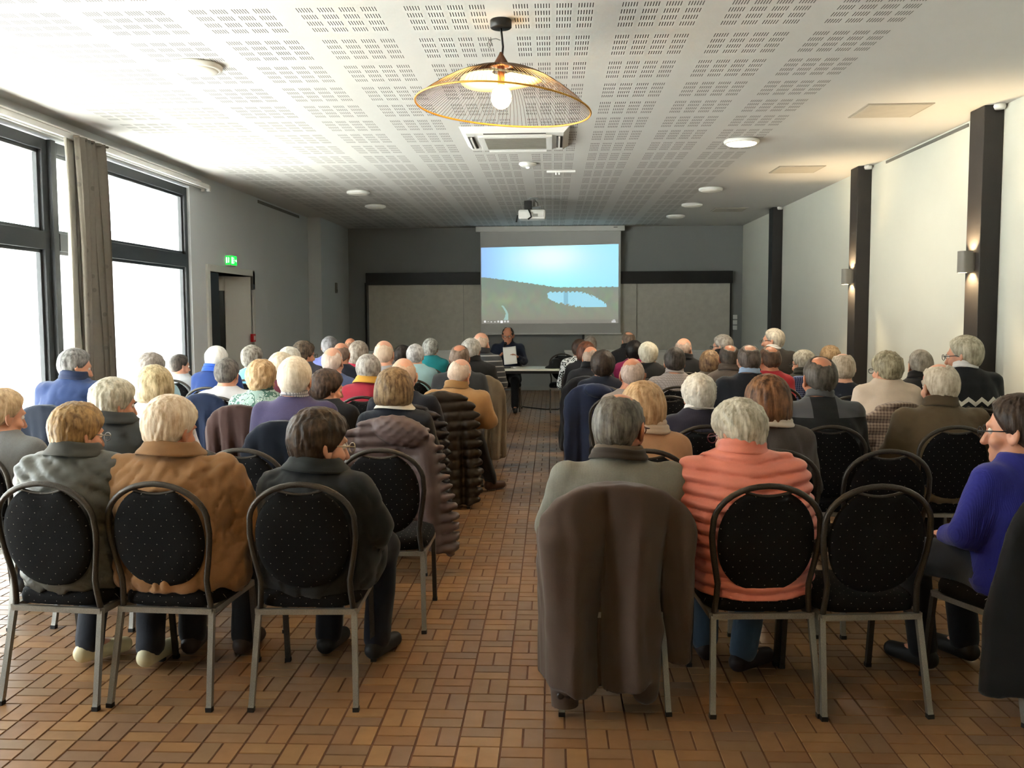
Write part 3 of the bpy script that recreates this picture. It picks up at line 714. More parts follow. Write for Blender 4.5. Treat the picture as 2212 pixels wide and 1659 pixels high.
def hoopw(z):
    pts = [(.38, .193), (.46, .184), (.52, .182), (.58, .193), (.65, .206), (.72, .2135), (.78, .210)]
    if z <= .78: return np.interp(z, [p[0] for p in pts], [p[1] for p in pts])
    return .210*sqrt(max(0, 1-((z-.78)/.155)**2.2)) if z < .935 else 0
class ChairMeshes: pass
CM = ChairMeshes()
def chair_meshes():
    # hoop path: up one side, over the top, down the other
    L = [(-hoopw(z), yback(z), z) for z in (.375, .42, .47, .52, .57, .62, .67, .72, .77)]
    A = [(-.2115*cos(a), yback(.77+.155*sin(a)), .77+.155*sin(a)) for a in np.linspace(.12, pi-.12, 17)]
    path = L+A+[(-x, y, z) for x, y, z in L[::-1]]
    CM.hoop = MB().tube(path, .0125, 8).mesh('back_frame', M_HOOP, True)
    # pad: oval with a notch under the top of the hoop
    N = 44; out = []
    for k in range(N):
        a = 2*pi*k/N+pi/2; x, z = cos(a), sin(a)
        ex = .192*np.sign(x)*abs(x)**.92; ez = .70+(.212 if z > 0 else .215)*np.sign(z)*abs(z)**.92
        if z > .5: ez -= .030*max(0, 1-(ex/.085)**2)
        out.append((ex, ez))
    rings = [(0, .0), (.55, -.026), (.86, -.022), (.97, -.013), (1.0, 0), (.97, .013), (.86, .022), (.55, .028), (0, .03)]
    V, F = [], []; first = None
    for q, (s, d) in enumerate(rings):
        if s == 0: V.append((0, yback(.70)+(-.027 if q == 0 else .029), .70)); continue
        for x, z in out: zz = .70+(z-.70)*s; V.append((x*s, yback(zz)+d, zz))
    nr = len(rings)-2
    for r in range(nr-1):
        for k in range(N): a = 1+r*N+k; b = 1+r*N+(k+1) % N; F.append((a, a+N, b+N, b))
    last = len(V)-1
    for k in range(N): F.append((0, 1+k, 1+(k+1) % N)); F.append((last, 1+(nr-1)*N+(k+1) % N, 1+(nr-1)*N+k))
    CM.pad = new_mesh('back_pad', V, F, M_DOT, True)
    # bridge bar closing the hand-hold under the hoop
    CM.grip = MB().tube([(-.10+.2*i/8, yback(.905-.022*(1-((i-4)/4)**2))+.0, .905-.022*(1-((i-4)/4)**2)) for i in range(9)], .007, 6).mesh('hand_grip', M_HOOP, True)
    # seat
    ys = np.linspace(-1, 1, 9); V, F = [], []
    def ring(s, z):
        r = []
        for k in range(28):
            a = 2*pi*k/28; x, y = cos(a), sin(a); x = np.sign(x)*abs(x)**.45; y = np.sign(y)*abs(y)**.45
            r.append((x*(.215+.008*y)*s, .005+y*.215*s, z))
        return r
    lv = [(.92, .398), (1.0, .405), (1.01, .43), (.98, .452), (.85, .466), (.5, .474)]
    for s, z in lv: V += ring(s, z)
    for r in range(len(lv)-1):
        for k in range(28): F.append((r*28+k, r*28+(k+1) % 28, (r+1)*28+(k+1) % 28, (r+1)*28+k))
    V.append((0, .005, .476)); F += [((len(lv)-1)*28+k, (len(lv)-1)*28+(k+1) % 28, len(V)-1) for k in range(28)]; F.append(tuple(range(27, -1, -1)))
    CM.seat = new_mesh('seat', V, F, M_DOTS, True)
    fr = MB().box((-.20, -.222, .375), (.20, -.20, .398)).box((-.205, .195, .375), (.205, .217, .398)).box((-.212, -.21, .375), (-.19, .205, .398)).box((.19, -.21, .375), (.212, .205, .398))
    CM.sframe = fr.mesh('seat_frame', M_LEG)
    def leg(dx, dy, top):
        return MB().tube([(0, 0, 0), (dx*.92, dy*.92, -top*.92), (dx, dy, -top+.012)], .0155, 4, start=pi/4)
    CM.rear = leg(0, -.085, .385).mesh('leg', M_LEG); CM.front = leg(0, .05, .385).mesh('leg', M_LEGD)
    CM.cap = MB().tube([(0, 0, .018), (0, 0, 0)], .018, 4, start=pi/4).mesh('foot_cap', M_BLACK)
chair_meshes()
def chair(x, yrow, rz=0, label='', hidden_legs=False):
    e = tag(empty('banquet_chair', (x, yrow+.29, 0), rz), label, 'chair', 'black banquet chairs set out in rows')
    link('seat', CM.seat, e); link('seat_frame', CM.sframe, e); link('back_pad', CM.pad, e)
    h = link('back_frame', CM.hoop, e); link('hand_grip', CM.grip, h)
    for sx in (-1, 1):
        l = link('leg', CM.rear, e, (.196*sx, -.208, .385), (0, radians(-2.5)*sx, 0)); link('foot_cap', CM.cap, l, (0, -.085, -.385))
        l = link('leg', CM.front, e, (.198*sx, .203, .385)); link('foot_cap', CM.cap, l, (0, .05, -.385))
    return e

# ------------------------------------------------------------------ people
CRAN_C, CRAN_R = (0, -.012, .030), (.077, .098, .092)
def head_sdf(x, y, z, fem):
    d = ellf(x-CRAN_C[0], y-CRAN_C[1], z-CRAN_C[2], CRAN_R)
    jw = .053 if fem else .058
    d = smin(d, ellf(x, y-.034, z+.050, (jw, .062, .070)), .035)
    d = smin(d, ellf(x, y-.080, z+.098, (.024, .020, .018)), .03)           # chin
    d = smin(d, ellf(x, y-.086, z-.030, (.046, .016, .012)), .02)           # brow
    for s in (-1, 1):
        d = smax(d, -(np.sqrt((x-s*.033)**2+(y-.108)**2+(z-.010)**2)-.021), .014)
        d = smin(d, ellf(x-s*.046, y-.062, z+.028, (.022, .025, .022)), .02)  # cheek
        xe = x-s*(.083-.45*(y+.006)); e_ = ellf(xe, (y+.006)+.22*(z+.008), z+.008, (.010, .024, .037)); e_ = smax(e_, -ellf(xe-s*.011, y-.002, z+.004, (.009, .012, .019)), .006)
        d = smin(d, e_, .008)
    t = np.clip((.022-z)/.052, 0, 1); nx = np.sqrt(x**2+(y-.088-.026*t)**2+(z-(.022-.052*t))**2)-(.007+.0085*t)
    d = smin(d, nx, .014)
    d = smin(d, ellf(x, y-.094, z+.066, (.024, .008, .007)), .008)
    d = smax(d, -ellf(x, y-.104, z+.0665, (.022, .006, .0016)), .003)
    return d
def rotm(hy, hp, hr):
    return np.array(Matrix.Rotation(radians(hy), 3, 'Z') @ Matrix.Rotation(radians(-hp), 3, 'X') @ Matrix.Rotation(radians(hr), 3, 'Y'))
def hair_mesh(style, res, seed):
    """hair in head-local space; returns verts, faces"""
    st = style
    xs = axis(-.14, .14, res); ys = axis(-.16, .15, res); zs = axis(-.17, .18, res); F = Field(xs, ys, zs)
    nz = wob(seed, 60, 6, (1, 1, .6)); nf = wob(seed+5, 190, 6, (1, 1, .5)); nc = wob(seed+9, 170, 8)
    # crown thickness, nape thickness
    T, Tn = dict(short=(.016, .008), crop=(.008, .005), full=(.021, .010), puffy=(.027, .012), curly=(.026, .015), thin=(.012, .007), bald=(.003, .003), horse=(.0045, .0055), tons=(.009, .008), recede=(.011, .008), bob=(.026, .02), bobl=(.026, .02))[st]
    low = {'bob': -.085, 'bobl': -.125, 'puffy': -.090, 'curly': -.085, 'full': -.080}.get(st, -.070)
    side = {'bob': -.07, 'bobl': -.11, 'puffy': -.030, 'curly': -.030, 'full': -.005}.get(st, .010)
    locks = dict(short=.003, crop=.001, thin=.002, bald=.001, horse=.0025, tons=.003, recede=.003, curly=.004).get(st, .0046)
    def fn(X, Y, Z):
        n = nz(X, Y, Z)
        base = smin(ellf(X, Y+.012, Z-.030, CRAN_R), ellf(X, Y+.046, Z+.012, (.062, .054, .075)), .045)
        fr = np.interp(Z.ravel(), [-.2, -.02, .03, .075, .10, .14], [-.010, .006, .040, .068, .078, .14])[None, None, :]
        if st in ('recede', 'horse', 'thin'): fr = fr-np.where(Z > .05, .045, 0)
        if st in ('bob', 'bobl', 'puffy', 'curly'): fr = fr+.016
        lo = low+(side-low)*np.clip((Y+.050)/.055, 0, 1)+.010*n
        if st in ('bob', 'bobl'):
            d = smin(base-T, ellf(X, Y+.028, Z+(.030 if st == 'bob' else .05), (.096, .092, .086 if st == 'bob' else .10)), .05)
            d = smin(d, ellf(X, Y+.03, Z-.05, (.09, .10, .092)), .04)
            d = smax(smax(d, Y-fr, .012), lo-Z, .03)
            m = np.clip((Z-lo)/.03, 0, 1)
        else:
            m = np.minimum((fr-Y)/.022, (Z-lo)/.028)
            if st in ('bald', 'horse'): m = np.minimum(m, ((.040 if st == 'horse' else .01)-.12*(Y+.02)+.25*np.abs(X)-Z)/.035)
            if st == 'tons': m = np.minimum(m, ellf(X, Y+.066, Z-.112, (.052, .062, .058))/.014)
            if st == 'recede': m = np.minimum(m, ellf(X, Y-.005, Z-.130, (.058, .090, .050))/.014)
            if st in ('bald', 'horse', 'tons', 'recede'): m = m+1.1*n+.9*nf(X, Y, Z)
            th = Tn+(T-Tn)*np.clip((Z+.035)/.10, 0, 1)
            d = base-np.where(m > 0, th*(1-(1-np.minimum(m, 1))**2), .012*np.maximum(m, -2))
        phi = np.arctan2(X+.01, -(Y+.02)); rad = np.clip(np.sqrt(X**2+(Y+.02)**2)/.05, 0, 1)
        lk = np.abs(np.sin(phi*9+2.2*n+9*Z))+.5*np.abs(np.sin(phi*17-2.5*n+14*Z+seed))-.8
        d = d-locks*lk*rad*np.clip(m, 0, 1)-locks*.7*n*np.clip(m, 0, 1)
        if st in ('curly', 'puffy'): d = d-(.010 if st == 'curly' else .004)*nc(X, Y, Z)*np.clip(m, 0, 1)
        return d-.0012*nf(X, Y, Z)
    F.add(fn, (-.14, -.16, -.17), (.14, .15, .18), .001)
    return F.mesh()
EYE_ME = MB().lathe([(.0126*sin(a), -.0126*cos(a)) for a in np.linspace(.05, pi-.05, 8)], 12).mesh('eye', None, True)
def eyemat():
    t = NT('eye'); o, vec = t.xyz(); m = t.math('GREATER_THAN', o[1], .0108)
    t.link(t.mix(m, rgb('e9e4dc'), rgb('2a211c')), t.b.inputs['Base Color']); t.b.inputs['Roughness'].default_value = .15; return t.m
EYE_ME.materials.append(eyemat())

def glasses_mesh(m):
    b = MB()
    for s in (-1, 1):
        b.tube([(s*.034+.024*cos(a), .117, .008+.019*sin(a)) for a in np.linspace(0, 2*pi, 17)[:-1]], .0022, 5, True)
        b.tube([(s*.058, .116, .014), (s*.078, .095, .014), (s*.086, .01, .010), (s*.085, -.02, -.01)], .0025, 5)
    b.tube([(-.011, .118, .012), (.011, .118, .012)], .0022, 5)
    return b.mesh('glasses', m, True)
LENS = None
PEOPLE = {}
ROWS = [3.62, 4.55, 5.55, 6.53, 7.52, 8.5, 9.5, 10.5, 11.5, 12.5]
def person(key, pos, hair, top, label, sw=.168, bulk=1.0, hy=0, hp=8, hr=0, lean=.0, ty=0, skin=0, fem=False, collar=None, gl=None, tr='23252e', shoe='1d1b1a', hs=1.07, lod=2, arms='lap', legs=None, quilt=0, scarf=None, fold=1.0, origin=None, extra=None, topname='sweater', elb=.0):
    """pos: crown of the head in the room; hips rest on the seat below it"""
    X, Y, zc = pos; seed = sum(map(ord, key))*7 % 9973
    ox, oy = origin if origin else (X, Y+.02)
    hb, rb, rh = [(.0125, .0185, .0068), (.0175, .028, .0108), (.027, .038, .0145)][lod]
    T = Matrix.Rotation(-radians(ty), 2); hx, hyy = T @ Vector((X-ox, Y-oy))
    s = hs; hc = np.array([hx, hyy, zc-(.122+{'puffy': .025, 'curly': .027, 'full': .020, 'bob': .026, 'bobl': .026, 'short': .014, 'thin': .010}.get(hair[0] if hair else '', .004))*s]); Rm = rotm(hy-ty, hp, hr)
    sh = zc-.262*s                             # shoulder line
    sy, ly = hyy*.75-.035, hyy                 # shoulders / head forward
    bx = hx*.8
    zs_ = [.40, .44, .50, .58, .50*(sh+.5), sh-.16, sh-.07, sh-.01, sh+.03, sh+.062, sh+.09]
    zs_[4] = .5*(.58+sh-.16)
    B = bulk
    aa = [.10, .165*B, .188*B, .178*B, .170*B, .178*B, .180, .158, .108, .070, .050]
    if sw > .18: aa[5:8] = [.178*B, sw+.01, sw-.012]
    bb = [.07, .115*B, .132*B, .128*B, .122*B, .120*B, .108*min(B, 1.15), .088, .070, .058, .05]
    y0 = [-.05, -.05, -.045, -.05, -.055+.3*sy, -.05+.8*(sy+.035)-.02, sy-.015, sy-.01, sy, sy+.008, sy+.015]
    xo = [0, 0, 0, .0, .3*bx, .75*bx, bx, bx, bx, bx, bx]
    def torso(off, ztop, zbot, nz=None, amp=0):
        za = np.array(zs_)
        def fn(Xg, Yg, Zg):
            z1 = Zg.ravel()
            a = np.interp(z1, za, aa)+off; b = np.interp(z1, za, bb)+off; yc = np.interp(z1, za, y0); xc = np.interp(z1, za, xo)
            a, b, yc, xc = (q[None, None, :] for q in (a, b, yc, xc))
            q = np.sqrt(((Xg-xc)/a)**2+((Yg-yc)/b)**2)
            d = (q-1)*np.minimum(a, b)
            d = np.maximum(d, np.maximum(Zg-ztop, zbot-Zg))
            return d
        return fn
    # joints
    J = {}
    for sg, n in ((-1, 'l'), (1, 'r')):
        J['s'+n] = np.array([bx+sg*sw, sy, sh-.055]); e_ = elb
        J['e'+n] = np.array([bx+sg*(sw+.06*B+e_), sy+.05, max(sh-.32, .70)])
        J['w'+n] = np.array([sg*.095, .24, .625]); J['h'+n] = np.array([sg*.045, .315, .615])
        J['p'+n] = np.array([sg*.085, -.03, .535]); J['k'+n] = np.array([sg*.13, .40, .515]); J['a'+n] = np.array([sg*.125, .33, .085]); J['f'+n] = np.array([sg*.135, .475, .038])
    if arms == 'read':      # speaker: one hand holds a microphone, the other a sheet
        J['er'] = np.array([.27, .12, .82]); J['wr'] = np.array([.13, .30, .90]); J['hr'] = np.array([.07, .31, .97])
        J['el'] = np.array([-.27, .12, .82]); J['wl'] = np.array([-.19, .33, .88]); J['hl'] = np.array([-.13, .37, .93])
    if legs: J.update({k: np.array(v, float) for k, v in legs.items()})
    fine_x = [(hx-.10, hx+.10, rh)]; fine_y = [(hyy-.12, hyy+.135, rh)]; fine_z = [(zc-.27, zc+.02, rh)]
    if lod == 0: fine_y.append((.22, .38, .010)); fine_z.append((.59, .66, .010)) if arms == 'lap' else fine_z.append((.84, 1.03, .009))
    W = max(sw+.16+abs(elb)+.03, .34)
    xs = axis(min(-W, bx-W), max(W, bx+W, .5 if legs else 0), rb, fine_x); ys = axis(-.32+min(0, hyy), .68, rb, fine_y); zs = axis(-.01, zc+.03, rb, fine_z)
    G = Field(xs, ys, zs)
    G.add(torso(0, sh+.085, .42), (-.3+min(0, bx), -.3, .40), (.3+max(0, bx), .35, sh+.1), .02)
    nb = np.array([bx, sy+.005, sh+.03]); nt = hc+Rm@np.array([0, -.022, -.05])*s
    G.cone(nb, nt, .060 if not fem else .052, .055*s if not fem else .048*s, .035)
    for n in 'lr':
        G.cone(J['s'+n], J['e'+n], .052*B, .040, .03); G.cone(J['e'+n], J['w'+n], .039, .027, .02)
        hand(G, J['w'+n], J['h'+n], -1 if n == 'l' else 1, arms, lod)
        G.cone(J['p'+n], J['k'+n], .082*B, .056, .03); G.cone(J['k'+n], J['a'+n], .052, .036, .02)
        G.cone(J['a'+n], J['f'+n], .034, .026, .02)
    lo = hc-.16*s; hi = hc+.16*s
    def hfn(Xg, Yg, Zg):
        a, b, c = Xg-hc[0], Yg-hc[1], Zg-hc[2]
        q = [(Rm[0, i]*a+Rm[1, i]*b+Rm[2, i]*c)/s for i in range(3)]
        return head_sdf(*q, fem)*s
    G.add(hfn, lo, hi, .02)
    V, F = G.mesh()
    body = link('person', new_mesh('person', V, F, skinmat(skin), True), None, (ox, oy, 0), (0, 0, radians(ty)))
    tag(body, label, 'person')
    # hair
    if hair:
        V, F = hair_mesh(hair[0], (.0062, .0092, .0130)[lod], seed); V = (Rm@(V*s).T).T+hc
        link('hair', new_mesh('hair', V, F, hairmat(hair[1], hair[2]) if hair[0] not in ('horse', 'bald') else hairmat(mixhex(hair[1], 'c99a80', .35), mixhex(hair[2], 'b98a70', .35)), True), body)
    for sg in (-1, 1):
        p = hc+Rm@np.array([sg*.033, .078, .010])*s
        o = link('eye', EYE_ME, body, p); o.rotation_euler = Matrix(Rm.tolist()).to_euler(); o.scale = (s, s, s)
    if gl:
        o = link('glasses', glasses_mesh(mat('glasses_'+gl, gl, .3, .3)), body, hc); o.rotation_euler = Matrix(Rm.tolist()).to_euler(); o.scale = (s, s, s)
    # upper garment
    kind, col = top[0], top[1]; c2 = top[2] if len(top) > 2 else None
    off = {'quilt': .030, 'jacket': .026, 'coat': .03}.get(topname, .016)+(.008 if quilt else 0)
    xs = axis(min(-W, bx-W)-.03, max(W, bx+W)+.03, hb); ys = axis(-.36+min(0, hyy), .44, hb); zs = axis(.40, sh+.12, min(hb, .007) if quilt > 0 else hb)
    K = Field(xs, ys, zs); amp = (.007 if topname in ('jacket', 'coat') else .0045)*fold
    f1 = wob(seed+1, 36, 5, (1, .6, .9)); f2 = wob(seed+2, 30, 4, (1.2, .7, .7))
    K.add(torso(off, sh+.058, .455 if topname != 'coat' else .44), (-.36+min(0, bx), -.36, .40), (.36+max(0, bx), .35, sh+.1), .02)
    for n in 'lr':
        K.cone(J['s'+n], J['e'+n], .054*B+off, .044+off, .04); K.cone(J['e'+n], J['w'+n]*.97+J['e'+n]*.03, .042+off, .030+off, .03)
    for c_, r_ in (extra or ()): K.ell(c_, r_, .05)
    near = np.abs(K.f) < .05
    I = np.nonzero(near); P = [K.a[q][I[q]] for q in range(3)]
    dd = amp*f1(*P)-amp*1.1*(1-np.minimum(np.abs(f2(*P))*2.6, 1))**2+amp*.3
    if quilt:
        ph = P[2]-.10*np.abs(P[0]) if quilt > 0 else P[2]+.6*P[0]
        q = abs(quilt); dd = dd*.5+.020*np.abs(np.sin(pi*ph/q))**.8-.011
        if quilt < 0: dd = dd*.7+.004*np.abs(np.sin(pi*(P[2]-.6*P[0])/q))-.004
    K.f[I] -= dd
    V, F = K.mesh()
    link(topname, new_mesh(topname, V, F, cloth(col, kind, c2), True), body)
    # trousers
    bc = (.018, .028, .036)[lod]
    K = Field(axis(-.32, .32 if not legs else .5, bc), axis(-.25, .62, bc), axis(.04, .70, bc))
    K.add(torso(.012, .62, .43), (-.3, -.3, .4), (.3, .3, .66), .02)
    for n in 'lr':
        K.cone(J['p'+n], J['k'+n], .082*B+.016, .056+.018, .04); K.cone(J['k'+n], J['a'+n]+np.array([0, 0, .015]), .052+.020, .036+.026, .03)
    I = np.nonzero(np.abs(K.f) < .04); P = [K.a[q][I[q]] for q in range(3)]; K.f[I] -= .005*f1(*P)
    V, F = K.mesh(); link('trousers', new_mesh('trousers', V, F, cloth(tr, 'plain'), True), body)
    for n in 'lr':
        a, f = J['a'+n], J['f'+n]; dv = (f-a); dv[2] = 0; dv /= np.linalg.norm(dv)+1e-9
        K = Field(axis(min(a[0], f[0])-.12, max(a[0], f[0])+.12, .012 if lod == 0 else .018), axis(min(a[1], f[1])-.14, max(a[1], f[1])+.16, .012 if lod == 0 else .018), axis(min(a[2]-.09, -.002), a[2]+.08, .012 if lod == 0 else .018))
        base = f[2]-.036
        K.cone(a-dv*.035+np.array([0, 0, -.03]), f+dv*.025, .044, .037, .02); K.cone(a, a-dv*.01+np.array([0, 0, .03]), .044, .042, .02)
        K.add(lambda Xg, Yg, Zg: base-Zg+0*Xg+0*Yg, (-9, -9, -9), (9, 9, 9), .004, 2) if False else None
        K.f = np.maximum(K.f, (base+.002)-K.a[2][None, None, :])
        V, F = K.mesh()
        if len(F): link('shoe', new_mesh('shoe', V, F, mat('shoe_'+shoe, shoe, .6), True), body)
    # collar
    def band(name, z0, z1, r0, r1, tilt, m, thick=.01, n=36, front=.35, dy=0):
        Vv = []; nb_ = np.array([bx, sy+.004+dy, 0])
        seg = 5
        for j in range(seg):
            v = j/(seg-1)
            for i in range(n):
                t = -pi/2+(-pi+front/2+(2*pi-front)*i/(n-1)); r = r0+(r1-r0)*v+.004*sin(3*v*pi)
                Vv.append((nb_[0]+r*1.05*cos(t), nb_[1]+r*.98*sin(t), z0+(z1-z0)*v+tilt*(-sin(t))*.5+.006*sin(2*t)))
        Fv = [(j*n+i, j*n+i+1, (j+1)*n+i+1, (j+1)*n+i) for j in range(seg-1) for i in range(n-1)]
        o = link(name, new_mesh(name, Vv, Fv, m, True), body); q = o.modifiers.new('t', 'SOLIDIFY'); q.thickness = thick; q.offset = 1
        q = o.modifiers.new('s', 'SUBSURF'); q.levels = q.render_levels = 1
    if collar:
        k, cc = collar[0], collar[1]; mk = cloth(cc, collar[2] if len(collar) > 2 else 'plain', collar[3] if len(collar) > 3 else None)
        if k == 'stand': band('collar', sh+.035, sh+.098, .092, .078, .03, mk, .014)
        elif k == 'wide': band('collar', sh+.022, sh+.080, .135, .086, .035, mk, .012)
        elif k == 'crew': band('collar', sh+.048, sh+.072, .082, .074, .03, mk, .010, front=.02)
        elif k == 'shirt': band('collar', sh+.046, sh+.092, .080, .071, .025, mk, .007)
        elif k == 'fold': band('collar', sh+.022, sh+.082, .122, .080, .04, mk, .009)
        elif k == 'zip':
            band('collar', sh+.034, sh+.075, .110, .092, .03, cloth('3a3028'), .012); band('collar', sh+.055, sh+.090, .098, .084, .03, cloth('6b5d4e'), .010)
    if scarf:
        band('scarf', sh+.030, sh+.085, .098, .084, .02, cloth(scarf), .022, front=.05)
        band('scarf', sh+.012, sh+.055, .112, .098, .03, cloth(scarf), .02, front=.05)
    PEOPLE[key] = body
    return body
def hand(G, w_, h, sg, arms, lod):
    w_ = np.array(w_); h = np.array(h); d = h-w_; L = np.linalg.norm(d)+1e-9; d = d/L
    up = np.array([0, 0, 1.]); side = np.cross(d, up); side /= np.linalg.norm(side)+1e-9; nrm = np.cross(side, d)
    p = w_+d*.055
    for o in (-.022, 0, .022): G.cone(w_+d*.015+side*o*.5, w_+d*.085+side*o, .017, .014, .015)
    r = .0088 if lod == 0 else .011
    for k, (o, ln) in enumerate(((-.032, .062), (-.011, .075), (.011, .078), (.031, .066))):
        o *= -sg*-1; a = w_+d*.085+side*o; m_ = a+d*ln*.55-nrm*.006+side*o*.15; e_ = m_+d*ln*.38-nrm*.028
        G.cone(a, m_, r*1.05, r, .006); G.cone(m_, e_, r, r*.85, .006)
    a = w_+d*.03-side*sg*.028; m_ = a+d*.035-side*sg*.024-nrm*.004; e_ = m_+d*.034-side*sg*.002-nrm*.012
    G.cone(a, m_, .014, .0115, .012); G.cone(m_, e_, .0115, .0095, .006)

# ------------------------------------------------------------------ coats hung over chair backs
def coat(x, yrow, label, color, kind='plain', c2=None, zb=.30, W=.245, topz=.968, nf=3, depth=.35, sleeves=(), seed=1, rz=0, quilt=0, res=.015, shift=0, name='coat', hood=None, cat='coat', skew=0, T0=.052, hemtilt=0, ph2=.25):
    F = Field(axis(-.42, .42, res), axis(-.46, .06, res), axis(max(zb-.06, -.005), topz+.03, .009 if quilt else res))
    n1 = wob(int(seed), 16, 5, (1.2, .5, .25)); n2 = wob(int(seed)+3, 45, 5, (1, 1, .5))
    def yc(z): return np.where(z > .40, yback(z)-.018, yback(.40)-.018-(.40-z)*.04)
    def fn(X, Y, Z):
        zt = np.clip((Z-.72)/(topz-.72), 0, 1); dn = np.clip((.85-Z)/.5, 0, 1)
        w_ = W*np.sqrt(np.maximum(1-zt**2.3, .0004))*(1+.05*dn)
        w_ = w_*(1+.06*n1(X*0+.3, Y*0, Z))
        xx = X-shift*dn-skew*(.9-Z)*dn
        T = T0+.030*dn
        ph = nf*pi*xx/W+n1(X*.5, Y*0, Z)*.9+seed
        pl = 1-2*np.abs(np.cos(ph*.5))**.75+ph2*np.cos(ph*2.3+1)
        yy = Y-yc(Z)-depth*.085*pl*(.25+dn)*np.clip(1-zt*.8, 0, 1)-.012*dn
        p = 2.6
        q = (np.abs(xx/w_)**p+np.abs(yy/T)**p)**(1/p); d = (q-1)*np.minimum(w_, T)
        hem = zb+.03*np.sin(9*xx+seed)+.012*np.sin(21*xx)+hemtilt*np.clip((xx+.1)/.3, 0, 1)
        d = smax(d, hem-Z, .02); d = smax(d, Z-topz+.006, .012); d = d-.005*n2(X, Y, Z)
        if quilt: d = d-.013*np.abs(np.sin(pi*(Z-.06*xx)/quilt))**.8-.004*np.abs(np.sin(pi*xx/(quilt*1.15)))**.8+.006
        return d
    F.add(fn, (-.5, -.5, -.1), (.5, .1, 1.2), .002)
    for (xa, za, xb, zb_, r) in sleeves:
        ya = float(yc(np.array(za)))-.045; yb_ = float(yc(np.array(max(zb_, .2))))-.06
        F.cone((xa, ya, za), ((xa+xb)/2+.012, (ya+yb_)/2-.015, (za+zb_)/2), r, r*1.02, .03); F.cone(((xa+xb)/2+.012, (ya+yb_)/2-.015, (za+zb_)/2), (xb, yb_, zb_), r*1.02, r*.88, .03)
    if hood:
        hx, hz, hw, hh = hood
        qf = lambda X, Y, Z: ellf(X-hx-.5*(.95-Z), Y-yback(.9)+.085, Z-hz, (hw, .065, hh))-(.010*np.abs(np.sin(pi*(Z+.8*X)/.055))*np.abs(np.sin(pi*(Z-.8*X)/.055)) if quilt else .006*n2(X, Y, Z))
        F.add(qf, (hx-hw-.1, -.5, hz-hh-.03), (hx+hw+.12, -.1, hz+hh+.03), .012)
    V, Fc = F.mesh()
    o = link(name, new_mesh(name, V, Fc, cloth(color, kind, c2), True), None, (x, yrow+.29, 0), (0, 0, rz))
    return tag(o, label, cat)

# ------------------------------------------------------------------ audience
def crown(x, y, row, dy=.27): p = at(x, y, Y=ROWS[row]+dy); return (p[0], p[1], p[2])
WH, GR, DK = ('f2ede4', 'cfc8bb'), ('b9b4ac', '7d7770'), ('3a2c24', '1d1613')
